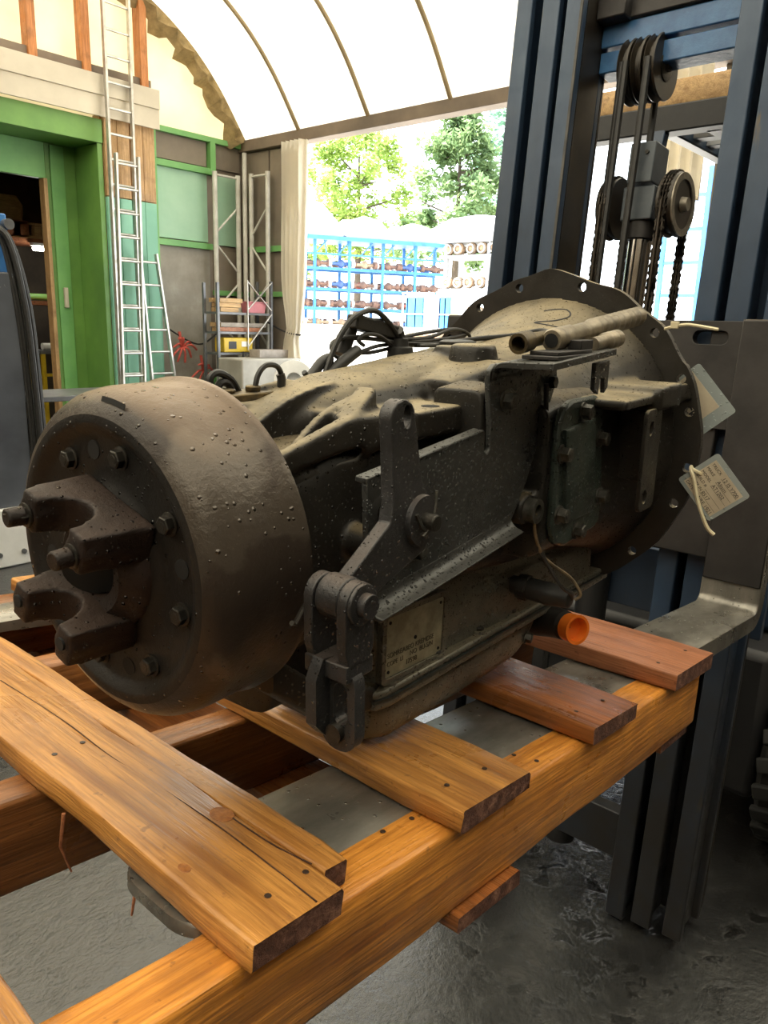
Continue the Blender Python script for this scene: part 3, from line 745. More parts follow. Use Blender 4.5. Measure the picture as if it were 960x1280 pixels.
# --- output yoke: two lugs with half-round bearing seats
e_ = Vector((0, -.33, .944)); b_ = Vector((0, .944, .33))
YK = Matrix(((0, -1, 0, 0), (b_.y, 0, e_.y, 0), (b_.z, 0, e_.z, 0), (0, 0, 0, 1)))      # a->b_, b->-u, c->e_
yoke = gpart('output_yoke', 'yoke_rust', lambda q: q.lathe([(.012, .064), (.002, .062), (-.010, .050), (-.014, .044), (-.010, .030), (.015, .027), (.030, .026), (.030, .001)], frame_from((0, 0, 0), (1, 0, 0)) , 40, False), angle=45)
for s in (1, -1):
    seat = [(-.024*math.cos(PI*i/12)*1.0, .057-.036*math.sin(PI*i/12)) for i in range(13)]
    outl = [(-.052, -.010), (.052, -.010), (.049, .022), (.046, .057), (.024, .057)]+list(reversed(seat))[1:-1]+[(-.024, .057), (-.046, .057), (-.049, .022)]
    def lug(q):
        q.plate(outl, [], s*.031, s*.067, YK)
        for bb in (-1, 1): q.cyl(YK @ Vector((bb*.035, .0, s*.049)), YK @ Vector((bb*.035, .058, s*.049)), .0165, .014, 16)
    if s > 0: gpart('yoke_bore', 'black_hole', lambda q: q.cyl((-.0145, -.004, -.002), (-.010, 0, 0), .027, None, 28), yoke)
    lg = gpart('bearing_lug', 'yoke_rust', lug, yoke, remesh=.0028, sm=3)
    for bb in (-1, 1):
        c = YK @ Vector((bb*.035, .0585, s*.046))
        if s > 0:
            inst(bolt_d, 'bolt', yoke, FT, Matrix.Translation(c) @ TOU)
        else:
            q = MB(); q.cyl(c+Vector((.001, 0, 0)), c+Vector((-.0015, 0, 0)), .006, None, 12); q.build('bolt_hole', 'black_hole', yoke, frame=FT)
for bb in (-1, 1): gpart('strap_bolt', 'yoke_rust', lambda q: q.cyl(YK @ Vector((bb*.035, .06, .046)), YK @ Vector((bb*.036, .076, .046)), .0085, None, 12), yoke, bevel=.002)

# --- main case, fused casting
def rr_sec(u, v0, v1, w0, w1, r, n=5): return [(u, a, b) for a, b in rrect(v0, v1, w0, w1, r, n)]
def case(q):
    q.loft([rr_sec(.112, -.100, .10, -.12, .07, .05), rr_sec(.128, -.106, .11, -.125, .085, .045), rr_sec(.20, -.106, .12, -.122, .095, .03), rr_sec(.45, -.112, .13, -.122, .10, .03), rr_sec(.57, -.135, .14, -.13, .12, .04), rr_sec(.66, -.15, .15, -.14, .14, .06)])
    q.loft([rr_sec(.15, -.06, .08, -.21, -.10, .03), rr_sec(.32, -.06, .09, -.22, -.10, .03), rr_sec(.80, -.08, .1, -.22, -.10, .03)])
    # brake backing ring
    q.lathe([(.109, .09), (.109, .148), (.122, .148), (.135, .115), (.135, .09)], AX, 64, False)
    # (lower box is its own casting)
cs_dummy = None
def lowbox(q):
    q.loft([rr_sec(.288, -.078, .085, -.236, -.15, .018), rr_sec(.300, -.094, .10, -.236, -.142, .014), rr_sec(.44, -.098, .11, -.237, -.146, .014), rr_sec(.62, -.114, .12, -.239, -.150, .016), rr_sec(.862, -.130, .13, -.242, -.155, .016)])
    q.loft([rr_sec(.30, -.084, .09, -.17, -.118, .02), rr_sec(.62, -.100, .11, -.17, -.118, .02), rr_sec(.84, -.112, .12, -.17, -.12, .02)])
def boss(q):
    # PTO boss
    q.loft([rr_sec(.535, -.183, 0, -.10, .118, .03), rr_sec(.725, -.183, 0, -.105, .12, .03)])
    # stand-offs
    q.loft([rr_sec(.402, -.160, -.09, .05, .140, .012, 3), rr_sec(.455, -.160, -.09, .05, .146, .014, 3)])
    for u, w in ((.574, .147), (.23, -.01), (.35, -.05)): q.cyl((u, -.06, w), (u, -.160, w), .020, .017, 20)
    q.cyl((.517, -.08, -.024), (.517, -.172, -.024), .023, .021, 24)
cs = gpart('gear_case', 'cast_oily', lambda q: (case(q), boss(q)), remesh=.0042, sm=4)
lb = gpart('lower_housing', 'cast_pan', lowbox, remesh=.0042, sm=3)
# --- top cover with rim, hump, ribs and lug
def cover(q):
    rim = lambda u, w0, w1, vn=-.112, vf=.12: rr_sec(u, vn, vf, w0, w1, .004, 2)
    q.loft([rim(.112, .066, .090, -.100, -.086), rim(.155, .078, .104, -.108, -.092), rim(.222, .088, .122, -.113, -.094), rim(.262, .088, .122, -.114, -.090)])
    q.loft([rim(.245, .080, .121, -.114), rim(.45, .088, .118, -.114), rim(.60, .090, .125, -.118)])
    q.loft([rim(.105, .05, .070, -.10, .11), rim(.26, .06, .080, -.108, .11)])
    q.loft([rim(.105, .05, .098, -.095, .11), rim(.122, .05, .100, -.10, .11)])
    def hs(u, hw, w1, vc=.01):
        pts = []
        for i in range(15):
            t = PI*i/14; c_, s_ = math.cos(t), math.sin(t)
            pts.append((u, vc+hw*(abs(c_)**.75)*(1 if c_ > 0 else -1), .085+(w1-.085)*(s_**.62)))
        return pts
    q.loft([hs(.16, .035, .108, .03), hs(.21, .045, .125, .02), hs(.27, .060, .140, .01), hs(.33, .076, .153), hs(.40, .082, .158), hs(.46, .080, .164), hs(.52, .086, .170), hs(.58, .10, .172), hs(.64, .115, .178), hs(.70, .12, .178)])
    # ribs running back to the rim corner
    for a, b, t in (((.150, -.085, .088), (.30, -.055, .135), .011), ((.140, -.020, .095), (.30, -.02, .148), .011), ((.145, .055, .098), (.30, .05, .146), .011)):
        n = 9; rg = []
        for i in range(n):
            f = i/(n-1); p = Vector(a).lerp(Vector(b), f); w = p.z+.012*math.sin(PI*f)
            rg.append([(p.x, p.y-t/2, .075), (p.x, p.y+t/2, .075), (p.x, p.y+t/2, w), (p.x, p.y-t/2, w)])
        q.loft(rg)
    q.loft([rr_sec(.225, -.113, -.085, .09, .122, .004, 2), rr_sec(.30, -.085, -.055, .09, .146, .006, 2)])
    q.box(.312, .410, -.133, -.07, .089, .121)                      # drilled lug
    q.cyl((.565, -.03, .12), (.565, -.03, .180), .050, .038, 24)
    q.cyl((.46, -.105, .09), (.46, -.105, .140), .022, .018, 20)
    q.loft([rr_sec(.43, -.10, -.02, .10, .145, .01, 2), rr_sec(.53, -.12, .0, .10, .166, .012, 2), rr_sec(.60, -.14, .0, .10, .160, .012, 2)])
    q.box(.170, .262, .02, .09, .085, .128)                         # switch pedestal behind the drum
tc = gpart('top_cover', 'cast_bell', cover, remesh=.0036, sm=2)
gpart('lug_hole', 'black_hole', lambda q: q.cyl((.366, -.112, .1205), (.366, -.112, .1215), .011, None, 18), tc)
gpart('breather_cap', 'rubber', lambda q: q.lathe([(0, .026), (.008, .027), (.010, .022)], Matrix.Translation((.60, .0, .176)), 20), tc)
gpart('switch', 'brass_fit', lambda q: (q.box(.185, .255, .03, .075, .127, .136), q.cyl((.20, .05, .136), (.20, .05, .141), .010, None, 12), q.cyl((.235, .045, .136), (.235, .045, .143), .009, None, 12)), tc, bevel=.002)

# --- bell housing and flange
bell_pts = [(.50, .13), (.545, .150), (.60, .162), (.68, .176), (.75, .191), (.81, .207), (.86, .222), (.89, .233), (.905, .240)]
def bellf(q):
    q.loft([[(u, -r*math.cos(2*PI*j/64), .012*max(0, (u-.52)/.385)+r*math.sin(2*PI*j/64)) for j in range(64)] for u, r in bell_pts])
    q.box(.655, .800, -.240, -.12, .098, .113)                      # side lug arm
    q.loft([rr_sec(.770, -.250, -.14, .088, .124, .003, 2), rr_sec(.846, -.256, -.14, .088, .126, .003, 2)])
    q.cyl((.545, -.06, .10), (.545, -.06, .185), .05, .03, 24)
    for a in (21, ):                                 # low webs behind the flange
        t = math.radians(a); q.bar((.80, -.208*math.cos(t), .012+.208*math.sin(t)), (.905, -.268*math.cos(t), .012+.268*math.sin(t)), .008, .030, Vector((0, -math.sin(t), -math.cos(t))))
bl = gpart('bell_housing', 'cast_bell', bellf, remesh=.0048, sm=4)
holes_a = (91-13, 104, 123, 142, 161, 180, 199, 218, 237, 256, 275, 294, -45, -20, -6, 14, 26, 45)
def flange(q):
    out = []
    N = 220
    for i in range(N):
        a = 2*PI*i/N; r = .278
        d = math.degrees(a) % 360
        da = min(abs(d-92), 360-abs(d-92)); r += .013*math.exp(-(da/6)**2)
        for h in (60, 116, 76, 104): r += .0*h
        r -= .0045*(0.5+.5*math.cos(math.radians((d-14)*18)))*(1 if 30 < d < 150 else .4)
        out.append((-r*math.cos(a), .012+r*math.sin(a)))
    hs = [circle(-.262*math.cos(math.radians(a)), .012+.262*math.sin(math.radians(a)), .0078, 12) for a in holes_a]
    hs.append(circle(0, .012, .205, 60))
    q.plate(out, hs, .902, .917, VW)
fl = gpart('bell_flange', 'cast_bell', flange, bl, bevel=.0015)
gpart('clutch_bore', 'black_hole', lambda q: q.cyl((.906, 0, .012), (.91, 0, .012), .20, None, 40), bl)
mark = [(.8474, -.0141, .2279), (.8591, -.0258, .2307), (.8673, -.0438, .2311), (.859, -.0567, .2248), (.8421, -.0591, .2185), (.8175, -.0469, .2132), (.7957, -.0249, .2102), (.7947, -.037, .208), (.8013, -.0623, .2037)]
def onbell(p):
    u, v, w = p
    for (u0, r0), (u1, r1) in zip(bell_pts, bell_pts[1:]):
        if u0 <= u <= u1: r = r0+(r1-r0)*(u-u0)/(u1-u0)
    c = .012*max(0, (u-.52)/.385); d = math.hypot(v, w-c); s = (r-.0005)/d
    return (u, v*s, c+(w-c)*s)
gpart('painted_number', 'ink', lambda q: q.tube([onbell(p) for p in spline(mark, 6)], .0017, 6), bl)
# strap plate with two holes on the side of the bell
def strap(q):
    q.plate(rrect(.735, .800, -.062, .092, .012), [circle(.757, .064, .009, 14, .011), circle(.757, -.040, .009, 14, .011)], -.244, -.238, UW)
    q.box(.770, .800, -.240, -.19, -.02, .085)
gpart('strap_plate', 'cast_bell', strap, bl, bevel=.0015)

# --- PTO cover
def pto(q): q.plate([(.548, .089), (.561, .108), (.583, .116), (.664, .116), (.682, .106), (.692, .088), (.716, -.056), (.712, -.074), (.694, -.084), (.590, -.088), (.562, -.078), (.547, -.050)], [], -.194, -.182, UW)
pc = gpart('side_cover', 'cover_green', pto, bevel=.004)
gpart('raised_panel', 'cover_green', lambda q: q.loft([[(a, v, b) for a, b in pts] for v, pts in ((-.193, [(.556, .080), (.652, .086), (.672, -.052), (.578, -.052)]), (-.199, [(.556, .080), (.652, .086), (.672, -.052), (.578, -.052)]), (-.2015, [(.560, .076), (.648, .081), (.667, -.047), (.583, -.047)]))]), pc)
for u, w in ((.616, .098), (.684, .053), (.702, -.035), (.625, -.072), (.562, -.036), (.557, .048)): bolt(bolt_l, pc, (u, -.194, w), TOV, u*9)

# --- mounting bracket
def brk(q):
    outl = [(.177, .062), (.177, .074), (.396, .095), (.3975, .070), (.404, .066), (.410, .071), (.409, .100), (.400, .152), (.403, .164), (.412, .170), (.578, .172), (.582, .140), (.545, .075), (.512, .016), (.486, -.018), (.472, -.034), (.30, -.048), (.182, -.058)]
    q.plate(outl, [circle(.205, .036, .010, 14)], -.169, -.162, UW)
    # folded-in top edge
    q.loft([[(.177, -.169, .068), (.177, -.169, .075), (.177, -.154, .076), (.177, -.154, .069)], [(.395, -.169, .089), (.395, -.169, .096), (.395, -.154, .097), (.395, -.154, .090)]])
    # flared bottom flange
    rg = []
    for i in range(7):
        t = PI/2*i/6*.9
        dv = -.169-.017*(1-math.cos(t)); dw = -.017*math.sin(t)
        rg.append((dv, dw))
    rg.append((rg[-1][0]-.007, rg[-1][1]-.001))
    lo = []
    for u, w in ((.178, -.047), (.30, -.038), (.40, -.029), (.474, -.022)):
        lo.append([(u, v+.0, w+d) for v, d in rg]+[(u, v+.004, w+d-.004) for v, d in reversed(rg)])
    q.loft(lo)
bk = gpart('mount_bracket', 'plate_steel', brk, bevel=.0015)
def shelf_(q):
    rg = []
    n = 6
    prf = [(-.169, .150)]+[(-.169-.018+.018*math.cos(t), .158+.016*math.sin(t)) for t in [PI/2*i/n for i in range(n+1)]]+[(-.246, .1755)]
    o2 = [(-.246, .1675)]+[(-.169-.012+.006*math.cos(t)*2, .154+.0125*math.sin(t)) for t in [PI/2*(n-i)/n for i in range(n+1)]]+[(-.162, .150)]
    ring = prf+o2
    q.loft([[(.403, v, w) for v, w in ring], [(.584, v, w+.010) for v, w in ring]])
sh = gpart('bracket_shelf', 'plate_steel', shelf_, bk, bevel=.001)
bolt(bolt_l, bk, (.441, -.169, .126)); bolt(bolt_d, bk, (.560, -.169, .140)); bolt(bolt_m, bk, (.262, -.169, -.018))
gpart('bush', 'bolt_steel', lambda q: q.ring((.517, -.170, -.024), (.517, -.186, -.024), .0165, .0095, 24), cs)
gpart('fork_tab', 'plate_steel', lambda q: q.plate([(.555, .168), (.60, .170), (.60, .135), (.590, .128), (.586, .148), (.572, .148), (.570, .128), (.556, .135)], [], -.232, -.226, UW), bk, bevel=.001)

# --- cable conduits lying on the shelf
cd = gpart('flexible_conduit', 'conduit_metal', lambda q: q.lathe([(0, .012), (.002, .0135), (.05, .0135), (.053, .0115), (.11, .0115)]+[x for i in range(9) for x in ((.115+.021*i, .0120), (.122+.021*i, .0138), (.129+.021*i, .0138), (.134+.021*i, .0120))]+[(.305, .012), (.307, .008)], frame_from((.480, -.205, .1965), Vector((.295, .006, .027))), 24), sh)
gpart('conduit_bore', 'black_hole', lambda q: q.cyl((.4795, -.205, .1964), (.4787, -.205, .1963), .0085, None, 16), cd)
gpart('pipe_end', 'brass_fit', lambda q: (q.ring((.425, -.190, .1935), (.452, -.189, .196), .0120, .0085, 20), q.cyl((.452, -.189, .196), (.52, -.184, .200), .0085, None, 16)), sh)
gpart('pipe_end', 'conduit_metal', lambda q: q.lathe([(0, .009), (.03, .009), (.034, .0115), (.042, .0115), (.044, .0095), (.048, .0115), (.058, .0115), (.060, .0095), (.064, .0115), (.072, .0115)], frame_from((.555, -.225, .190), Vector((.09, -.004, .008))), 20), sh)
gpart('clamp_plate', 'fork_dark', lambda q: (q.box(.425, .52, -.240, -.195, .177, .1815), q.box(.435, .53, -.236, -.20, .1815, .186)), sh, bevel=.001)
gpart('clamp_plate', 'fork_dark', lambda q: q.box(.505, .540, -.232, -.214, .186, .197), sh, bevel=.001)

# --- shift lever, pin, clevis and slotted link
lev = []
for i in range(9):
    t = math.radians(195-25*i); lev.append((.1745+.0185*math.cos(t), .137+.0165*math.sin(t)))
lev = lev+[(.207, .075), (.225, .046), (.228, .022), (.216, .004), (.147, -.016), (.118, -.032), (.096, -.032), (.084, -.014), (.094, .003), (.122, .020), (.158, .043), (.162, .060), (.159, .110)]
sl = gpart('shift_lever', 'lever_iron', lambda q: q.plate(lev, [circle(.181, .138, .0062, 16, .0105)], -.212, -.197, UW), bevel=.0035)
gpart('washer', 'lever_iron', lambda q: q.cyl((.205, -.212, .036), (.205, -.2175, .036), .0255, .0245, 32), sl)
gpart('pivot_pin', 'bolt_dark', lambda q: (q.cyl((.205, -.160, .036), (.205, -.232, .036), .0085, None, 20)), sl, bevel=.0015)
gpart('cotter_pin', 'bolt_steel', lambda q: (q.tube([(.196, -.222, .024), (.201, -.225, .031), (.208, -.226, .040), (.211, -.226, .066)], .0018, 6), q.tube([(.189, -.219, .046), (.193, -.222, .034), (.201, -.2235, .028)], .0022, 6)), sl)
bolt(bolt_m, bk, (.236, -.169, .004))
cl = gpart('clevis', 'lever_iron', lambda q: [q.plate([(.088+.019*math.cos(t), -.008+.019*math.sin(t)) for t in [math.radians(-10+20*i) for i in range(11)]]+[(.069, -.048), (.074, -.064), (.100, -.064), (.107, -.052)], [], v0, v1, UW) for v0, v1 in ((-.234, -.223), (-.196, -.186))]+[q.box(.070, .106, -.234, -.186, -.076, -.060)], bevel=.003)
gpart('clevis_pin', 'lever_iron', lambda q: (q.cyl((.088, -.182, -.008), (.088, -.246, -.008), .0110, None, 20), q.lathe([(0, .0185), (.003, .0185), (.004, .017)], frame_from((.088, -.234, -.008), (0, -1, 0)), 24)), cl, bevel=.001)
gpart('clevis_boss', 'lever_iron', lambda q: q.cyl((.090, -.197, -.008), (.090, -.222, -.008), .0195, None, 24), cl, bevel=.002)
gpart('cotter_pin', 'bolt_dark', lambda q: q.tube([(.088, -.184, -.006), (.076, -.180, -.022), (.066, -.179, -.034), (.061, -.180, -.031)], .0025, 6), cl)
lk = gpart('slotted_link', 'lever_iron', lambda q: (
    q.plate([(.068, -.058), (.098, -.062), (.106, -.074), (.104, -.122), (.094, -.136), (.070, -.132), (.058, -.118), (.058, -.076)], [], -.210, -.198, UW),
    q.plate(rrect(-.238, -.200, -.146, -.066, .016), [rrect(-.230, -.214, -.120, -.080, .008)], .076, .090, VW)), bevel=.003)
gpart('link_pin', 'bolt_dark', lambda q: q.cyl((.070, -.218, -.128), (.098, -.218, -.128), .009, None, 14), lk)

# --- oil pan, gasket rim, bolts
def vn(u): return -.104-(u-.30)*.044
def pan(q):
    S = lambda u, ins, wb, r: rr_sec(u, vn(u)+ins, .115-ins, wb, -.226, r, 6)
    q.loft([S(.285, .045, -.262, .02), S(.289, .028, -.285, .03), S(.300, .012, -.302, .034), S(.325, .005, -.3085, .036), S(.45, .004, -.3105, .036), S(.58, .004, -.3105, .036), S(.635, .005, -.309, .036), S(.665, .008, -.300, .034), S(.688, .012, -.282, .028), S(.705, .016, -.262, .016), S(.73, .018, -.254, .012), S(.90, .018, -.252, .012)])
op = gpart('oil_pan', 'cast_pan', pan, angle=60)
def rimf(q, w0, w1, o):
    pts = [(.275-o, -.070), (.283-o*.5, vn(.29)+.004-o*.5), (.300, vn(.30)-o), (.60, vn(.60)-o), (.925, vn(.925)-o), (.938+o, vn(.93)+.012), (.938+o, .12), (.285, .12), (.272-o, .10)]
    q.plate(pts, [], w0, w1)
gpart('pan_rim', 'cast_pan', lambda q: rimf(q, -.2405, -.231, .006), op, bevel=.0025)
gpart('gasket', 'gasket', lambda q: rimf(q, -.231, -.2275, .007), op)
gpart('case_rim', 'cast_pan', lambda q: rimf(q, -.2275, -.218, .004), lb, bevel=.003)
for u in (.315, .415, .52, .61, .70, .80, .915):
    inst(bolt_s, 'bolt', op, FT, Matrix.Translation((u, vn(u)+.008, -.2182)))
    gpart('bolt_boss', 'cast_pan', lambda q: q.cyl((u, vn(u)+.010, -.228), (u, vn(u)+.010, -.214), .0135, .012, 14), lb)
bolt(bolt_m, op, (.655, vn(.655)+.006, -.270), frame_from((0, 0, 0), (.25, -1, -.1)))
# drain hub with orange plastic cap
gpart('drain_hub', 'rubber', lambda q: q.lathe([(0, .034), (.03, .030), (.05, .026), (.083, .0235), (.085, .018)], frame_from((.735, -.085, -.266), Vector((-.045, -.095, .016))), 28), op)
cap_ = gpart('plastic_cap', 'orange_cap', lambda q: q.lathe([(0, .0190), (0, .0225), (.018, .0225), (.019, .0235), (.021, .0235), (.021, .0190), (.004, .0185), (.003, .001)], frame_from((.696, -.167, -.2525), Vector((-.045, -.095, .016))), 32, False), op)
# sensor plug and its wires
sp_ = gpart('sensor_plug', 'rubber', lambda q: q.lathe([(0, .014), (.012, .014), (.012, .0185), (.026, .0185), (.028, .0165), (.060, .0172), (.066, .0165), (.092, .0130), (.094, .010)], frame_from((.606, -.110, -.168), Vector((.004, -1, -.02))), 24), cs)
gpart('plug_nut', 'bolt_dark', lambda q: q.lathe([(0, .0195), (.014, .0195)], frame_from((.6062, -.124, -.1683), Vector((.004, -1, -.02))), 6), sp_)
wp = [(.5385, -.174, .1397), (.548, -.175, .0772), (.5624, -.180, .0535), (.5473, -.18, .0124), (.5463, -.18, -.0115), (.5203, -.18, -.0426), (.5461, -.18, -.0879), (.565, -.188, -.108), (.600, -.203, -.135), (.612, -.215, -.160), (.610, -.208, -.170)]
gpart('sensor_wire', 'wire_tan', lambda q: q.tube(spline(wp, 6), .0024, 6), sp_)
gpart('sensor_wire', 'rubber', lambda q: q.tube(spline([(.5461, -.181, -.0879), (.556, -.190, -.112), (.572, -.202, -.140), (.598, -.206, -.158), (.608, -.204, -.170)], 6), .0026, 6), sp_)
gpart('wire_sleeve', 'rubber', lambda q: q.tube(spline(wp[:5], 6), .0036, 6), sp_)
# data plate
PL = Matrix.Translation((.365, -.0995, -.171)) @ Matrix.Rotation(.055, 4, 'Y') @ Matrix.Rotation(.0, 4, 'Z') @ frame_from((0, 0, 0), (0, -1, 0)) @ Matrix.Rotation(PI, 4, 'Z')
def dplate(q): q.plate(rrect(-.060, .060, -.039, .039, .004), [], -.002, .0012, PL)
# a right-handed frame for the plate: x along u, y up, z toward the viewer
PL = Matrix.Translation((.362, -.1015, -.170)) @ Matrix(((1, 0, 0, 0), (0, 0, -1, 0), (0, 1, 0, 0), (0, 0, 0, 1))) @ Matrix.Rotation(-.045, 4, 'Z') @ Matrix.Rotation(-.03, 4, 'Y')
dp = gpart('data_plate', 'brass_plate', dplate, bevel=.0005)
gpart('plate_frame', 'cast_pan', lambda q: q.plate(rrect(-.068, .068, -.047, .047, .008), [rrect(-.0605, .0605, -.0395, .0395, .004)], -.006, .0035, PL), dp, bevel=.0015)
for a in (-.053, .053):
    for b in (-.032, .032): gpart('rivet', 'black_hole', lambda q: q.cyl(PL @ Vector((a, b, .0008)), PL @ Vector((a, b, .0022)), .0022, None, 10), dp)
gpart('rivet', 'black_hole', lambda q: q.cyl(PL @ Vector((0, -.001, .0008)), PL @ Vector((0, -.001, .0022)), .0026, None, 10), dp)
for t, x, y, s in (('SOMREABEO KREMDSE', -.056, -.014, .0095), ('NO  BU-S/N', -.010, -.023, .0095), ('COPE  LI', -.056, -.0245, .0085), ('17598', -.018, -.033, .0095)):
    textmesh(t, s, PL @ Matrix.Translation((x, y, .0014)), 'stamped_text', 'stamp', dp, FT, depth=.0003)
# rear strut under the drum
gpart('rear_strut', 'cast_oily', lambda q: q.loft([rr_sec(.115, -.10, -.06, -.150, -.105, .008), rr_sec(.20, -.115, -.06, -.225, -.180, .008), rr_sec(.30, -.095, -.04, -.245, -.215, .008)]), cs)

# --- black wiring loom tied up on top
lm = thing('wiring_loom', 'black cable loops tied together on top of the gearbox cover', 'cable', FT)
cab = dict(
 A=[(.3628,.05,.1452),(.3862,.05,.1845),(.4133,.05,.2122),(.4431,.05,.2244),(.4691,.05,.2255),(.4965,.05,.2117),(.5196,.05,.1917),(.5296,.05,.1826)],
 B=[(.5394,.06,.1819),(.4827,.062,.1878),(.414,.065,.1894),(.3883,.06,.1819),(.3978,.056,.1663),(.4391,.055,.1719),(.4829,.055,.1791),(.5395,.06,.1796)],
 C=[(.5226,.045,.1874),(.5891,.045,.1881),(.6545,.045,.1987),(.695,.045,.1944),(.7082,.045,.1849),(.6793,.043,.1819),(.6004,.042,.1792),(.5286,.045,.1817)],
 D=[(.5327,.055,.1798),(.5629,.052,.1771),(.5533,.03,.178),(.5844,.02,.1789),(.6272,.02,.1817)],
 E=[(.5316,.05,.1803),(.6192,.04,.1794),(.68,.01,.186),(.73,-.02,.1905),(.77,-.05,.1985),(.74,-.09,.192)],
 G=[(.3700,.055,.150),(.3900,.06,.1700),(.4000,.058,.1880),(.4300,.056,.1925),(.4800,.052,.1870),(.5250,.05,.1820)],
 H=[(.4050,.06,.162),(.4300,.062,.170),(.4700,.06,.1700),(.5200,.055,.1760)],
 I=[(.5260,.047,.1900),(.6000,.05,.1960),(.6700,.05,.1990),(.7000,.048,.1930),(.6600,.044,.1870),(.5900,.044,.1840),(.5280,.047,.1840)],
 F=[(.4438,.05,.1807),(.4318,.05,.1883),(.447,.05,.1953),(.4787,.05,.1925),(.5068,.05,.1788)])
for kx, pts in cab.items():
    q = MB(); q.tube(spline(pts, 8), .0038 if kx in 'AE' else .0028, 8); q.build('cable', 'rubber', lm, frame=FT)
for pts, r in (([(.3400,.06,.134),(.3665,.06,.1595),(.3851,.06,.1658)], .0075), ([(.3605,.05,.141),(.399,.05,.1605),(.4302,.05,.1747)], .0080), ([(.4186,.07,.1681),(.4375,.07,.202)], .011)):
    q = MB(); q.tube(spline(pts, 6), r, 10); q.build('sleeve', 'rubber', lm, frame=FT)
q = MB(); q.bar((.4300, .06, .2125), (.535, .06, .1933), .020, .020); q.box(.45, .49, .05, .07, .208, .216); q.build('connector', 'rubber', lm, frame=FT, bevel=.003)
q = MB(); q.tube(spline([(.520,.05,.20),(.526,.052,.1925),(.528,.05,.180),(.526,.05,.1728)], 4), .0085, 8); q.build('cable_tie', 'rubber', lm, frame=FT)
q = MB(); q.lathe([(0, .020), (.016, .018), (.018, .012), (.028, .011)], Matrix.Translation((.520, .045, .160)), 16); q.build('gland', 'rubber', lm, frame=FT)
q = MB(); q.tube(spline([(.3257,.05,.1523),(.340,.052,.140),(.352,.055,.142)], 4), .0035, 6); q.build('cable', 'rubber', lm, frame=FT)
l2 = thing('switch_cables', 'two short black cable loops standing behind the brake drum', 'cable', FT)
for pts, r in (([(.1907,.06,.1300),(.1847,.06,.151),(.1965,.06,.1582),(.2149,.06,.15),(.2263,.06,.1347)], .0042), ([(.1954,.06,.132),(.1982,.06,.1457),(.2099,.06,.1458),(.2189,.06,.1334)], .0045), ([(.2323,.04,.134),(.238,.04,.1535),(.2509,.04,.1645),(.2689,.04,.1627),(.2765,.04,.1493),(.2733,.04,.1237)], .0032)):
    q = MB(); q.tube(spline(pts, 8), r, 8); q.build('cable', 'rubber', l2, frame=FT)
q = MB(); q.tube([(.2745, .04, .1535), (.2765, .04, .147), (.2733, .04, .124)], .0052, 8); q.build('sleeve', 'rubber', l2, frame=FT)

# --- laminated tags on white ties
def tagcard(name, label, c, ex, ey, sx, sy, paper_rect):
    t = thing(name, label, 'tag', FT)
    ex = Vector(ex).normalized(); ez = ex.cross(Vector(ey)).normalized(); ey = ez.cross(ex)
    M = Matrix.Translation(c) @ Matrix((ex, ey, ez)).transposed().to_4x4()
    q = MB(); q.plate(rrect(-sx/2, sx/2, -sy/2, sy/2, .005), [], -.0004, .0004, M); card = q.build('laminate', 'laminate', t, frame=FT)
    q = MB(); q.box(paper_rect[0], paper_rect[1], paper_rect[2], paper_rect[3], .0004, .0007, M); q.build('paper', 'paper', t, frame=FT)
    return t, M
# near tag: long side runs down to the right
c0, c1, c2, c3 = Vector((.893, -.2654, -.0375)), Vector((.893, -.2989, .0157)), Vector((.893, -.355, -.0329)), Vector((.893, -.3109, -.1036))
cc = (c0+c1+c2+c3)/4; ex = (c2-c1)+(c3-c0); 
nt, NM = tagcard('paper_tag', 'laminated paper tag with printed lines hanging beside the bell flange', cc, ex, (c1-c0)+(c2-c3), .084, .076, (-.034, .036, -.032, .029))
for i, (a, b) in enumerate((('TRUCK', '12 IS Y700'), ('MAKE', 'Aliscn'), ('MODEL', 'AT1202'), ('BUILD #', ''), ('DATE IN', '8517'), ('DATE', 'WRE 1921'))):
    y = .0195-.0098*i
    textmesh(a, .0068, NM @ Matrix.Translation((-.032, y, .0008)), 'printed_text', 'ink', nt, FT, depth=.0001)
    if b: textmesh(b, .0085, NM @ Matrix.Translation((-.004, y-.001, .0008)), 'handwriting', 'ink', nt, FT, depth=.0001)
    q = MB(); q.box(-.005, .034, y-.0022, y-.0018, .0007, .0009, NM); q.build('rule_line', 'ink', nt, frame=FT)
q = MB(); q.tube(spline([(.90, -.268, -.012), (.888, -.272, -.016), (.885, -.279, -.030), (.886, -.2890, -.065), (.888, -.306, -.103), (.890, -.3185, -.1156)], 6), .0032, 6); q.build('cable_tie', 'tie_white', nt, frame=FT)
q = MB(); q.tube(spline([(.925, -.266, -.010), (.90, -.268, -.012), (.887, -.276, -.014), (.889, -.284, -.018), (.895, -.287, -.022)], 6), .0026, 6); q.build('cable_tie', 'tie_white', nt, frame=FT)
ft, FM = tagcard('paper_tag', 'laminated tag half hidden behind the edge of the bell flange', (.955, -.248, .085), (0, -.62, -.68), (0, -.74, .67), .10, .085, (-.045, .028, -.030, .026))
textmesh('BLACK', .017, FM @ Matrix.Translation((-.034, -.022, .0008)) , 'printed_text', 'ink', ft, FT, depth=.0001, bold=.0006)
tt = thing('cable_tie', 'long white cable tie sticking out from the flange hole near the top', 'cable tie', FT)
q = MB(); q.tube(spline([(.925, -.186, .199), (.895, -.2094, .206), (.89, -.2339, .2113), (.89, -.2522, .2106), (.89, -.286, .2056)], 6), [.0018]*4+[.0026]*21, 6); q.build('strap', 'tie_white', tt, frame=FT)
q = MB(); q.box(.886, .894, -.226, -.214, .205, .216); q.build('lock_head', 'tie_white', tt, frame=FT, bevel=.001)

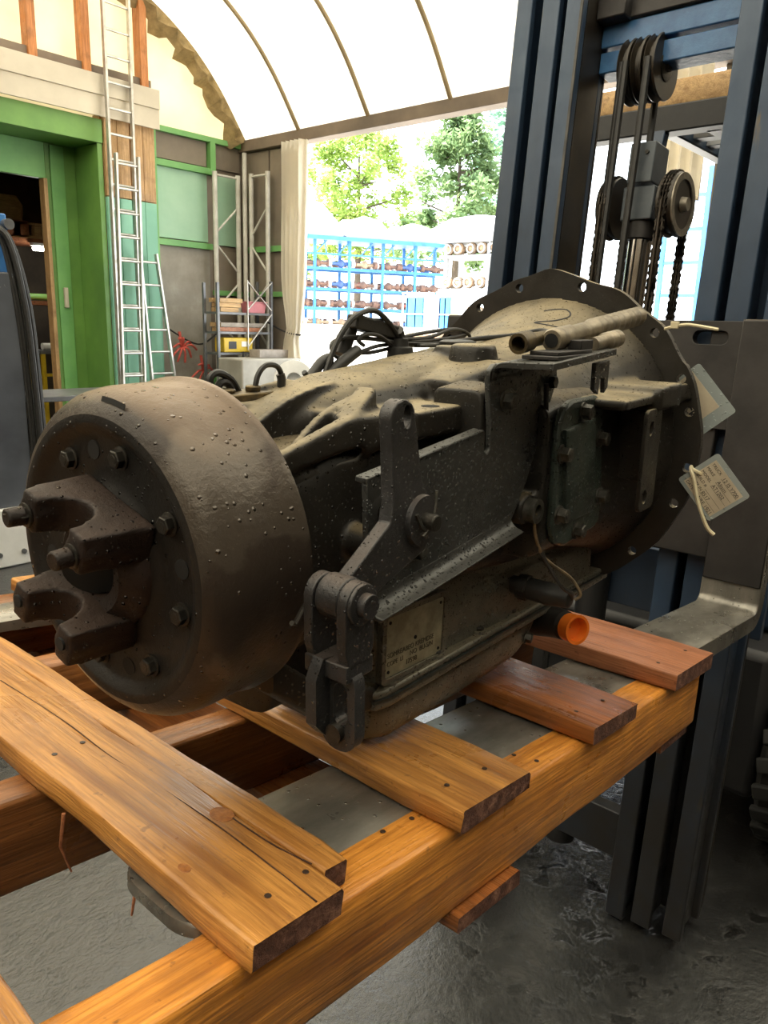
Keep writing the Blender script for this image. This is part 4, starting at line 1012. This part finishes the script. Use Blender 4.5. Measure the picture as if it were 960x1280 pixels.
# ================================================================= BACKGROUND OBJECTS IN THE HALL
def ladder(label, lb, rb, lt, rt, n, group=None, rr=.016):
    lb, rb, lt, rt = map(Vector, (lb, rb, lt, rt))
    t = thing('ladder', label, 'ladder', tuple((lb+rb)/2), group)
    for a, b in ((lb, lt), (rb, rt)):
        q = MB(); q.bar(a, b, .03, .06, Vector((0, 1, 0))); q.build('rail', 'aluminium', t, frame=ID, bevel=.004)
    for i in range(n):
        f = (i+.6)/n; q = MB(); q.cyl(lb.lerp(lt, f), rb.lerp(rt, f), rr, None, 10); q.build('rung', 'aluminium', t, frame=ID)
    return t
ladder('tall aluminium ladder reaching up to the roof beside the green door', (4.80, 8.76, .0), (5.10, 8.76, .0), (4.87, 8.85, 5.75), (5.21, 8.85, 5.75), 20)
ladder('lower section of aluminium ladder standing in front of the tall ladder', (4.74, 8.62, 0), (5.05, 8.62, 0), (4.86, 8.70, 3.68), (5.16, 8.70, 3.68), 13)
ladder('short tapered aluminium ladder leaning beside the grey wall board', (5.30, 8.72, 0), (5.72, 8.72, 0), (5.22, 8.85, 2.57), (5.46, 8.85, 2.57), 9)
# white scaffold frames in the corner
def scaffold(label, a, b, z1, zb):
    t = thing('scaffold_frame', label, 'scaffold', (a[0], a[1], 0), 'white frames in the corner')
    for p in (a, b):
        q = MB(); q.cyl((p[0], p[1], 0), (p[0], p[1], z1), .034, None, 12); q.build('upright', 'white_post', t, frame=ID)
    for z in (.4, z1-.04):
        q = MB(); q.cyl((a[0], a[1], z), (b[0], b[1], z), .017, None, 8); q.build('cross_bar', 'white_post', t, frame=ID)
    for i in range(4):
        z = zb-.52*i; p, r = (a, b) if i % 2 == 0 else (b, a)
        q = MB(); q.cyl((p[0], p[1], z-.46), (r[0], r[1], z-.08), .015, None, 8); q.build('brace', 'white_post', t, frame=ID)
scaffold('white tubular scaffold frame standing against the green panel wall', (6.50, 8.95), (6.90, 8.95), 3.75, 3.40)
scaffold('white tubular scaffold frame standing along the side wall near the curtain', (7.02, 8.80), (7.02, 8.44), 3.78, 3.40)
q = MB(); q.cyl((6.985, 8.90, 0), (6.985, 8.90, 4.06), .033, None, 12); tag(q.build('corner_post', 'white_post'), 'tall white steel post in the hall corner', 'post')
# metal shelf with odds and ends
sx0, sx1, sy0, sy1 = 6.02, 6.95, 8.30, 8.60
sf = thing('metal_shelf', 'grey metal shelf rack holding timber offcuts in the corner', 'shelf', ((sx0+sx1)/2, 8.45, 0))
for x in (sx0, sx1):
    for y in (sy0, sy1):
        q = MB(); q.box(x-.018, x+.018, y-.018, y+.018, 0, 2.30 if x > 6.5 else 2.24); q.build('post', 'steel_grey', sf, frame=ID)
for z in (1.32, 1.60, 1.86):
    q = MB(); q.box(sx0, sx1, sy0, sy1, z-.03, z); q.build('shelf_board', 'steel_grey', sf, frame=ID)
for a, b in (((6.52, sy0-.01, 1.9), (6.95, sy0-.01, 2.28)), ((6.95, sy0-.01, 1.9), (6.52, sy0-.01, 2.28)), ((6.52, sy0-.01, 1.35), (6.52, sy0-.01, 2.3)), ((6.52, sy0-.01, 1.4), (6.95, sy0-.01, 1.85))):
    q = MB(); q.bar(a, b, .02, .012); q.build('brace', 'aluminium', sf, frame=ID)
R5 = random.Random(5); col = 0
for z, n, x0, x1 in ((1.861, 9, 6.06, 6.50), (1.601, 6, 6.06, 6.90)):
    hts = {}
    for i in range(n):
        yy = sy0+.03+.075*(i % 3); zz = z+.062*(i//3)
        a = x0+R5.uniform(0, .05); b = x1-R5.uniform(0, .14)
        o = wood_board((a, yy, zz), (b, yy+.068, zz+.058), 'x', 300+i, .004, .001, 4).build('timber_offcut', ['wood_pale' if z > 1.7 else 'plank_grey' if i % 2 else 'wood_red_y', 'wood_pale'])
        where = ('front', 'middle', 'back')[i % 3]; layer = ('bottom', 'second', 'top')[i//3]
        tag(o, (('pale sawn timber offcut on the upper shelf' if z > 1.7 else 'weathered short plank on the middle shelf')+', '+where+' of the '+layer+' layer'), 'timber', 'offcuts on the upper shelf' if z > 1.7 else 'planks on the middle shelf')
def tub(q):
    q.loft([[(x, y, z) for x, y in rrect(6.56-e, 6.90+e, 8.32-e, 8.52+e, .03)] for z, e in ((1.862, -.02), (2.0, .0), (2.005, .012), (2.015, .012), (2.013, -.006), (1.88, -.025))])
q = MB(); tub(q); tag(q.build('plastic_tub', 'pink_plastic'), 'pink plastic tub at the right of the upper shelf', 'tub')
ch = thing('battery_charger', 'yellow battery charger box on the lowest shelf', 'charger', (6.35, 8.42, 1.32))
q = MB(); q.box(6.12, 6.62, 8.31, 8.52, 1.322, 1.52); q.build('case', 'yellow_paint', ch, frame=ID, bevel=.012)
q = MB(); q.box(6.20, 6.33, 8.306, 8.31, 1.37, 1.47); q.build('panel', 'truck_black', ch, frame=ID); q = MB(); q.box(6.42, 6.54, 8.306, 8.31, 1.40, 1.47); q.build('label', 'white_paint', ch, frame=ID)
q = MB(); q.tube(spline([(6.45, 8.30, 1.33), (6.42, 8.24, 1.1), (6.52, 8.2, .86), (6.62, 8.24, 1.0), (6.62, 8.25, 1.25)], 6), .012, 6); q.build('power_lead', 'rubber', ch, frame=ID)
q = MB(); q.box(5.96, 7.00, 7.72, 8.24, 0, 1.26); cb = tag(q.build('concrete_block', 'concrete_block', bevel=.02), 'large pale concrete block in front of the metal shelf', 'block')
wb_ = wood_board((6.45, 7.95, 1.262), (6.98, 8.18, 1.37), 'x', 91, .006, .003, 6).build('timber_beam', ['plank_grey', 'plank_grey']); tag(wb_, 'weathered grey timber beam lying on the concrete block', 'timber')
def rim_(q, c, d):
    M = frame_from(c, d); q.lathe([(0, .09), (0, .20), (.015, .235), (.05, .24), (.06, .20), (.12, .19), (.16, .20), (.17, .24), (.20, .235), (.205, .20), (.205, .09), (.10, .08)], M, 36, False); q.lathe([(.08, .001), (.08, .10), (.10, .10), (.10, .001)], M, 24)
q = MB(); rim_(q, (5.92, 6.66, 1.05), (-.70, -.69, .15)); tag(q.build('wheel_rim', 'white_paint'), 'white steel wheel rim resting near the curtain', 'wheel')
stool = thing('steel_stand', 'low grey steel stand under the white wheel rim', 'stand', (5.95, 6.7, 0))
q = MB(); q.box(5.62, 6.12, 6.42, 6.90, .74, .80); q.build('top', 'steel_grey', stool, frame=ID)
for x in (5.66, 6.08):
    for y in (6.46, 6.86): q = MB(); q.box(x-.02, x+.02, y-.02, y+.02, 0, .74); q.build('leg', 'steel_grey', stool, frame=ID)
def spider(label, c, n, l):
    t = thing('hose_bundle', label, 'hose', c, 'red hose bundles on the grey board'); R = random.Random(int(c[0]*100))
    for i in range(n):
        a = 2*PI*i/n+R.uniform(-.2, .2); d = l*R.uniform(.7, 1.1)
        q = MB(); q.tube(spline([c, (c[0]+d*.5*math.cos(a), c[1]-.05, c[2]+d*.5*math.sin(a)+.03), (c[0]+d*math.cos(a), c[1]-.02, c[2]+d*math.sin(a)-.05)], 4), .015, 6); q.build('strand', 'red_plastic', t, frame=ID)
    q = MB(); q.tube([(c[0], c[1], c[2]), (c[0]-.02, c[1]+.02, c[2]+.22)], .02, 6); q.build('stem', 'red_plastic', t, frame=ID)
spider('red hose bundle with splayed ends hanging on the grey board', (5.88, 8.95, 1.36), 9, .22)
spider('red hose bundle lying low beside the green post', (6.25, 8.98, 1.03), 8, .20)
q = MB(); q.tube(spline([(5.70, 9.0, 1.62), (6.0, 8.95, 1.45), (6.25, 8.95, 1.42), (6.55, 8.94, 1.62)], 8), .012, 6); tag(q.build('slack_cable', 'rubber'), 'dark cable sagging across the grey wall board', 'cable')
q = MB(); q.tube(spline([(7.0, 8.46, 1.75), (6.99, 8.2, 1.66), (6.98, 7.95, 1.60), (6.98, 7.70, 1.58)], 6), .012, 6); tag(q.build('tie_rope', 'rubber'), 'thin rope tying the curtain back to the frame', 'rope')
# storeroom things
sr = thing('storage_rack', 'dark storage rack inside the doorway', 'rack', (4.6, 11.7, 0))
for x in (3.2, 5.9): q = MB(); q.box(x-.04, x+.04, 11.4, 12.2, 0, 3.7); q.build('upright', 'steel_grey', sr, frame=ID)
for z in (1.95, 2.84): q = MB(); q.box(3.2, 5.9, 11.4, 12.2, z-.06, z); q.build('shelf_board', 'wood_red_y', sr, frame=ID)
pt = thing('small_pallet', 'pale wooden pallet stored on the rack inside the doorway', 'pallet', (5.1, 11.8, 2.84))
for z in (2.845, 3.03): 
    for i in range(4): q = MB(); q.box(4.75, 5.50, 11.42+i*.17, 11.55+i*.17, z, z+.03); q.build('deck_board', 'wood_pale', pt, frame=ID)
for x in (4.77, 5.08, 5.38): q = MB(); q.box(x, x+.1, 11.42, 12.06, 2.875, 3.03); q.build('bearer', 'wood_pale', pt, frame=ID)
q = MB(); q.loft([[(4.55+a, 11.5+b, z) for a, b in rrect(0, .42, 0, .5, .08)] for z in (3.08,)]+[[(4.52+a+.04*math.sin(b*9), 11.48+b, z) for a, b in rrect(0, .45, 0, .5, .1)] for z in (3.2, 3.3)]+[[(4.58+a, 11.52+b, 3.42) for a, b in rrect(0, .34, 0, .4, .08)]]); 
q2 = MB(); q2.add(q.v, q.f); tag(q2.build('paper_sack', 'wood_pale'), 'crumpled brown sack on the rack inside the doorway', 'sack')
q = MB(); q.box(4.5, 5.0, 11.42, 12.1, 2.845, 3.075); tag(q.build('crate', 'wood_red_y', bevel=.01), 'dark wooden crate under the brown sack', 'crate')
lt = thing('tube_lamp', 'lit fluorescent tube lamp below the storeroom rack', 'lamp', (5.28, 11.35, 2.66))
q = MB(); q.box(4.98, 5.60, 11.30, 11.40, 2.735, 2.775); q.build('housing', 'white_paint', lt, frame=ID); q = MB(); q.cyl((5.0, 11.33, 2.70), (5.58, 11.33, 2.715), .036, None, 12); q.build('tube', 'tube_light', lt, frame=ID)
wt = thing('work_trolley', 'yellow framed trolley standing inside the doorway', 'trolley', (5.2, 11.0, 0))
q = MB(); q.box(4.7, 5.5, 10.7, 11.2, 1.20, 1.25); q.build('top', 'steel_grey', wt, frame=ID)
for x in (4.74, 5.30):
    for y in (10.73, 11.17): q = MB(); q.bar((x, y, 0), (x, y, 1.2), .05, .05); q.build('leg', 'yellow_paint', wt, frame=ID)
for z in (.55, .9): q = MB(); q.bar((4.74, 10.73, z), (5.30, 10.73, z), .05, .04); q.build('rail', 'yellow_paint', wt, frame=ID)
q = MB(); q.cyl((4.82, 10.9, 1.30), (5.38, 10.9, 1.30), .050, None, 16); tag(q.build('paper_roll', 'white_paint'), 'pale paper roll lying on the yellow trolley', 'roll')
q = MB(); q.cyl((4.7, 11.9, 2.02), (5.7, 11.9, 2.02), .05, None, 14); tag(q.build('green_pipe', 'green_paint'), 'green pipe lying on the lower storeroom shelf', 'pipe')
# black machine cabinet at the left edge
mc = thing('machine_cabinet', 'scuffed black machine cabinet with white base at the left edge', 'machine', (1.3, 5.4, 0))
q = MB(); q.box(.85, 1.91, 5.02, 5.9, .42, 2.02); q.build('body', 'scuffed_black', mc, frame=ID, bevel=.01)
q = MB(); q.box(.85, 1.90, 4.98, 5.92, .0, .42); q.build('base', 'white_paint', mc, frame=ID, bevel=.012)
for x in (1.45, 1.62, 1.79): q = MB(); q.cyl((x, 4.98, .10), (x, 4.965, .10), .018, None, 10); q.build('bolt', 'steel_grey', mc, frame=ID)
q = MB(); q.box(1.55, 1.91, 5.1, 5.3, 2.02, 2.40); q.build('arm', 'rack_blue', mc, frame=ID, bevel=.01)
q = MB(); q.cyl((1.90, 5.04, 2.33), (1.90, 5.12, 2.33), .035, None, 20); q.build('pulley', 'steel_grey', mc, frame=ID)
for i, (dx, dy, r) in enumerate(((0, 0, .022), (.035, .02, .022), (-.03, .03, .018), (-.055, .02, .012))):
    pts = [(1.70, 5.06, 2.30+.04*i), (1.86+dx*.6, 5.02+dy, 2.25), (1.94+dx, 5.0+dy, 1.85), (1.97+dx, 5.0+dy, 1.35), (1.98+dx, 5.0+dy, .8), (1.98+dx, 5.02+dy, .03)]
    q = MB(); q.tube(spline(pts, 8), r, 8); q.build('hose', 'rubber', mc, frame=ID)
cr = thing('caster_wheel', 'grey blue caster wheel on the floor at the left edge', 'wheel', (1.12, 4.2, .12))
q = MB(); q.lathe([(0, .04), (0, .11), (.01, .12), (.05, .12), (.06, .11), (.06, .04)], frame_from((1.13, 4.22, .12), (.9, -.4, 0)), 28); q.build('tyre', 'guard_grey', cr, frame=ID); q = MB(); q.cyl((1.12, 4.22, .12), (1.21, 4.18, .12), .025, None, 12); q.build('axle', 'steel_grey', cr, frame=ID)
bn = thing('steel_bench', 'grey steel workbench behind the brake drum', 'bench', (3.4, 7.0, 0))
q = MB(); q.box(2.75, 4.3, 6.75, 7.5, .95, 1.0); q.build('top', 'steel_grey', bn, frame=ID, bevel=.005)
for x in (2.8, 4.25):
    for y in (6.8, 7.45): q = MB(); q.box(x-.03, x+.03, y-.03, y+.03, 0, .95); q.build('leg', 'steel_grey', bn, frame=ID)

# ================================================================= YARD
GZ = 1.25
def gz(x): return 0 if x < 7.35 else min(GZ, (x-7.35)/14*GZ)
mb = MB(); mb.add([(7.35, -60, -.01), (7.35, 110, -.01), (21.35, 110, GZ), (21.35, -60, GZ), (120, -60, GZ+.3), (120, 110, GZ+.3)], [(0, 3, 2, 1), (3, 4, 5, 2)]); mb.build('floor_yard', 'yard_concrete', structure=True, smooth=False)
P1 = Vector((26.2, 30.2, GZ)); P2 = Vector((34.5, 26.0, GZ)); dirv = (P2-P1).normalized(); nrmv = Vector((dirv.y, -dirv.x, 0))
if nrmv.dot(Vector((-1, -1, 0))) < 0: nrmv = -nrmv
RK = Matrix.Translation(P1) @ Matrix((dirv, -nrmv, Vector((0, 0, 1)))).transposed().to_4x4(); LN = (P2-P1).length
rk = thing('storage_rack', 'long blue steel storage rack full of axles across the yard', 'rack', RK)
nb_ = 5
for i in range(nb_+1):
    for y in (0, 1.6):
        q = MB(); x = LN*i/nb_; q.box(x-.07, x+.07, y-.06, y+.06, 0, 4.72); q.build('upright', 'rack_blue', rk, frame=RK)
levels = (.35, 1.32, 2.28, 3.30)
for z in levels:
    for y in (0, 1.6): q = MB(); q.box(-.1, LN+.1, y-.05, y+.05, z-.14, z); q.build('beam', 'rack_blue', rk, frame=RK)
q = MB(); q.box(-.4, LN+.5, -.4, 2.0, 4.60, 4.78); q.build('roof_deck', 'rack_blue', rk, frame=RK)
for i in range(nb_*3):
    x0 = LN*i/(nb_*3); q = MB(); q.bar((x0, -.02, 3.95), (x0+LN/(nb_*3), -.02, 4.60) if i % 2 else (x0-LN/(nb_*3)*.2, -.02, 4.60), .05, .05); q.build('stay', 'rack_blue', rk, frame=RK)
q = MB(); q.box(-.1, LN+.1, -.04, .04, 3.90, 3.98); q.build('beam', 'rack_blue', rk, frame=RK)
def axle_proto(L, mat, hub, nm='axle'):
    t = thing(nm, 'x', 'axle')
    q = MB(); M = frame_from((-L/2, 0, .2), (1, 0, 0))
    q.lathe([(0, .08), (L*.34, .09), (L*.40, .16), (L*.44, .21), (L*.52, .22), (L*.57, .17), (L*.63, .09), (L, .08)], M, 14); q.build('housing', mat, t, frame=ID)
    for x in (-L/2-.08, L/2-.10): q = MB(); q.lathe([(0, .10), (.02, .19), (.16, .20), (.18, .12)], frame_from((x, 0, .2), (1, 0, 0)), 14); q.build('brake_drum', hub, t, frame=ID)
    return t
protos = [axle_proto(1.5, 'axle_rust', 'axle_rust'), axle_proto(1.35, 'axle_rust', 'hub_pale'), axle_proto(1.4, 'axle_red', 'axle_rust'), axle_proto(1.45, 'axle_blue', 'axle_rust'), axle_proto(1.4, 'axle_tan', 'hub_pale')]
names = ('rusty brown', 'rusty pale-hubbed', 'red painted', 'blue painted', 'tan pale-hubbed')
rows = ('bottom', 'second', 'third', 'top'); ORD = ('first', 'second', 'third', 'fourth', 'fifth', 'sixth', 'seventh', 'eighth')
Ra = random.Random(9); usedp = set()
for li, z in enumerate(levels):
    n = 7
    for i in range(n):
        for y in (.15, 1.15):
            kx = Ra.choice([0, 0, 0, 1, 1, 2, 3, 4])
            M = RK @ Matrix.Translation(((i+.5)*LN/n+Ra.uniform(-.1, .1), y, z+.002)) @ Matrix.Rotation(Ra.uniform(-.12, .12), 4, 'Z')
            lab = names[kx]+' axle, '+ORD[i]+' from left, '+('front' if y < 1 else 'back')+' row, '+rows[li]+' level of blue yard rack'
            if kx not in usedp:
                usedp.add(kx); o = protos[kx]; o.matrix_world = M; WM[o] = M; o['label'] = lab; o['group'] = names[kx]+' axles on the '+rows[li]+' level'
            else: copy_thing(protos[kx], M, lab, names[kx]+' axles on the '+rows[li]+' level')
for kx, o in enumerate(protos):
    if kx not in usedp:
        for c_ in list(o.children): bpy.data.objects.remove(c_)
        bpy.data.objects.remove(o)
# second rack, axles stored end-on
RK2 = Matrix.Translation((30, 19.2, GZ))
rk2 = thing('storage_rack', 'grey yard rack with axles stored end-on beside the blue rack', 'rack', RK2)
for y in (-1.2, 1.0, 3.4): q = MB(); q.box(-.1, .1, y-.08, y+.08, 0, 4.2); q.build('upright', 'pale_metal', rk2, frame=RK2)
for z in (.9, 2.25, 3.75): q = MB(); q.box(-.2, 1.4, -1.4, 3.7, z-.12, z); q.build('shelf_board', 'pale_metal', rk2, frame=RK2)
ep = thing('axle_end', 'x', 'axle')
q = MB(); q.lathe([(0, .08), (.02, .11), (.05, .12), (.06, .19), (.08, .26), (.24, .27), (.26, .15), (1.3, .13)], frame_from((-.2, 0, .28), (1, 0, 0)), 18); q.build('hub', 'axle_tan', ep, frame=ID)
q = MB(); q.ring((-.22, 0, .28), (-.12, 0, .28), .22, .15, 18); q.build('hub_ring', 'hub_pale', ep, frame=ID)
first = True
for li, z in enumerate((.9, 2.25, 3.75)):
    for i in range(8):
        M = RK2 @ Matrix.Translation((Ra.uniform(0, .15), -1.1+i*.63, z+.002)); lab = 'tan axle end, '+ORD[i]+' from right on the '+('lowest', 'middle', 'upper')[li]+' shelf of the grey yard rack'; g_ = 'axles end-on, '+('lowest', 'middle', 'upper')[li]+' shelf'
        if first: ep.matrix_world = M; WM[ep] = M; ep['label'] = lab; ep['group'] = g_; first = False
        else: copy_thing(ep, M, lab, g_)
# third rack, glimpsed between the mast columns
RK3 = Matrix.Translation((30, 9.2, GZ))
rk3 = thing('storage_rack', 'pale blue yard rack glimpsed between the forklift mast columns', 'rack', RK3)
for y in (0, 1.5, 3.0):
    q = MB(); q.box(-.08, .08, y-.08, y+.08, 0, 6.5); q.build('upright', 'rack_blue', rk3, frame=RK3)
for z in (.8, 2.0, 3.2, 4.4, 5.6): q = MB(); q.box(-.06, 1.2, 0, 3.0, z-.12, z); q.build('shelf_board', 'rack_blue', rk3, frame=RK3)
# pale loads on top of the racks
def load(label, M, L, D, H, slope):
    q = MB(); q.loft([[(x, y, z) for y, z in ((0, 0), (D, 0), (D, h), (D*.6, h*1.08), (D*.2, h*.9), (0, h*.6))] for x, h in ((0, H*slope), (L*.18, H*.8), (L*.45, H), (L*.75, H*.9), (L, H*.35))])
    tag(q.build('covered_load', 'pale_metal', frame=M, bevel=.05), label, 'load')
load('white covered load at the left end of the blue rack roof', RK @ Matrix.Translation((-.2, 0, 4.782)), 3.6, 1.5, 1.75, .9)
load('white covered load in the middle of the blue rack roof', RK @ Matrix.Translation((3.6, 0, 4.782)), 2.6, 1.5, 1.15, .8)
load('white covered load at the right end of the blue rack roof', RK @ Matrix.Translation((6.4, 0, 4.782)), 2.6, 1.5, 1.0, .8)
load('pale covered load on top of the grey yard rack', RK2 @ Matrix.Translation((0, -1.3, 4.45)) @ Matrix.Rotation(PI/2, 4, 'Z'), 4.8, 1.4, .8, .9)
q = MB(); q.box(-.2, 1.4, -1.4, 3.7, 4.30, 4.448); q.build('roof_deck', 'pale_metal', rk2, frame=RK2)
for y in (-1.2, 1.0, 3.4): q = MB(); q.box(-.05, .05, y-.05, y+.05, 4.2, 4.30); q.build('roof_prop', 'pale_metal', rk2, frame=RK2)
def tote(label, M, w):
    t = thing('tote_cage', label, 'tote', M, 'totes in the yard')
    q = MB(); q.box(0, .8, 0, w, 0, .18); q.build('base', 'axle_tan', t, frame=M)
    q = MB(); q.box(.08, .75, .12, w-.12, .19, 1.62); q.build('sides', 'white_paint', t, frame=M, bevel=.05)
    q = MB(); q.box(-.0, .06, .34*w, .86*w, .45, 1.50); q.build('panel', 'rack_blue', t, frame=M)
    for y in (.02, .25*w, .55*w, .8*w, w-.06): q = MB(); q.box(.0, .05, y, y+.05, .18, 1.68); q.build('bar', 'white_paint', t, frame=M)
    for z in (.2, .9, 1.64): q = MB(); q.box(-.02, .03, 0, w, z, z+.05); q.build('bar', 'axle_tan', t, frame=M)
tote('larger white caged tote with blue panel in the yard', Matrix.Translation((22, 17.05, GZ)), 1.5)
tote('narrower white caged tote with blue panel in the yard', Matrix.Translation((22, 16.0, GZ)), .95)
q = MB(); q.box(23.0, 23.5, 19.0, 27.5, GZ+.02, GZ+.45); tag(q.build('concrete_barrier', 'white_paint', bevel=.05), 'low white barrier in front of the blue yard rack', 'barrier')
# trees
def tree(label, c, H, rad, mat, n, shape, seed, trunk_h):
    R = random.Random(seed)
    t = thing('tree', label, 'tree', tuple(c), 'trees behind the yard')
    q = MB(); q.tube([(c[0], c[1], c[2]), (c[0]+.2, c[1]+.1, c[2]+trunk_h*.5), (c[0], c[1], c[2]+H*.9)], [.35, .28, .06], 10)
    for i in range(14):
        a = R.uniform(0, 2*PI); z = c[2]+trunk_h+R.uniform(0, .7)*(H-trunk_h); l = rad*R.uniform(.4, .75)
        q.tube([(c[0], c[1], z), (c[0]+l*math.cos(a), c[1]+l*math.sin(a), z+l*.3)], [.09, .03], 6)
    q.build('trunk', 'bark', t, frame=ID)
    v = []; f = []
    ncl = 90
    cls = []
    for i in range(ncl):
        h = R.uniform(0, 1); 
        if shape == 'round': rr_ = rad*math.sqrt(max(.05, 1-(2*h-1)**2))
        else: rr_ = rad*(1-h)**.8+.2
        a = R.uniform(0, 2*PI); d = rr_*math.sqrt(R.uniform(.15, 1))
        cls.append((c[0]+d*math.cos(a), c[1]+d*math.sin(a), c[2]+trunk_h+h*(H-trunk_h), rad*R.uniform(.13, .24)))
    for i in range(n):
        cx, cy, cz, cr_ = R.choice(cls)
        p = Vector((R.gauss(0, 1), R.gauss(0, 1), R.gauss(0, .8))); p = p.normalized()*cr_*R.uniform(.3, 1.1)
        p += Vector((cx, cy, cz)); s = R.uniform(.16, .30)
        a = Vector((R.uniform(-1, 1), R.uniform(-1, 1), R.uniform(-1, 1))).normalized()*s; b = a.orthogonal().normalized()*s*.55
        o = len(v); v += [p-a, p+b, p+a, p-b]; f.append((o, o+1, o+2, o+3))
    q = MB(); q.v = [tuple(p) for p in v]; q.f = f; q.mi = [0]*len(f)
    me = bpy.data.meshes.new('foliage'); me.from_pydata([tuple(Vector(p)-Vector(c)) for p in q.v], [], q.f); me.materials.append(MATS[mat])
    o = bpy.data.objects.new('foliage', me); C.objects.link(o); o.parent = t; WM[o] = WM[t]; o['kind'] = 'stuff'
tree('bright green leafy tree at the left behind the rack', (45, 42.6, GZ), 14.3, 5.2, 'leaf_bright', 9000, 'round', 1, 5.5)
tree('taller grey green conifer in the middle behind the rack', (45, 33.2, GZ), 15.2, 4.7, 'leaf_dark', 11000, 'cone', 2, 5.0)
tree('bluish tree partly hidden by the forklift mast', (55.5, 35.4, GZ), 17.5, 4.0, 'leaf_blue', 6000, 'round', 3, 6.0)
tree('bright green tree seen between the mast columns', (48, 9.5, GZ), 15.5, 6.5, 'leaf_bright', 7000, 'round', 4, 4.0)
tree('low bushy tree at the far left behind the curtain', (47, 54, GZ), 11.5, 5.0, 'leaf_bright', 5000, 'round', 5, 4.0)
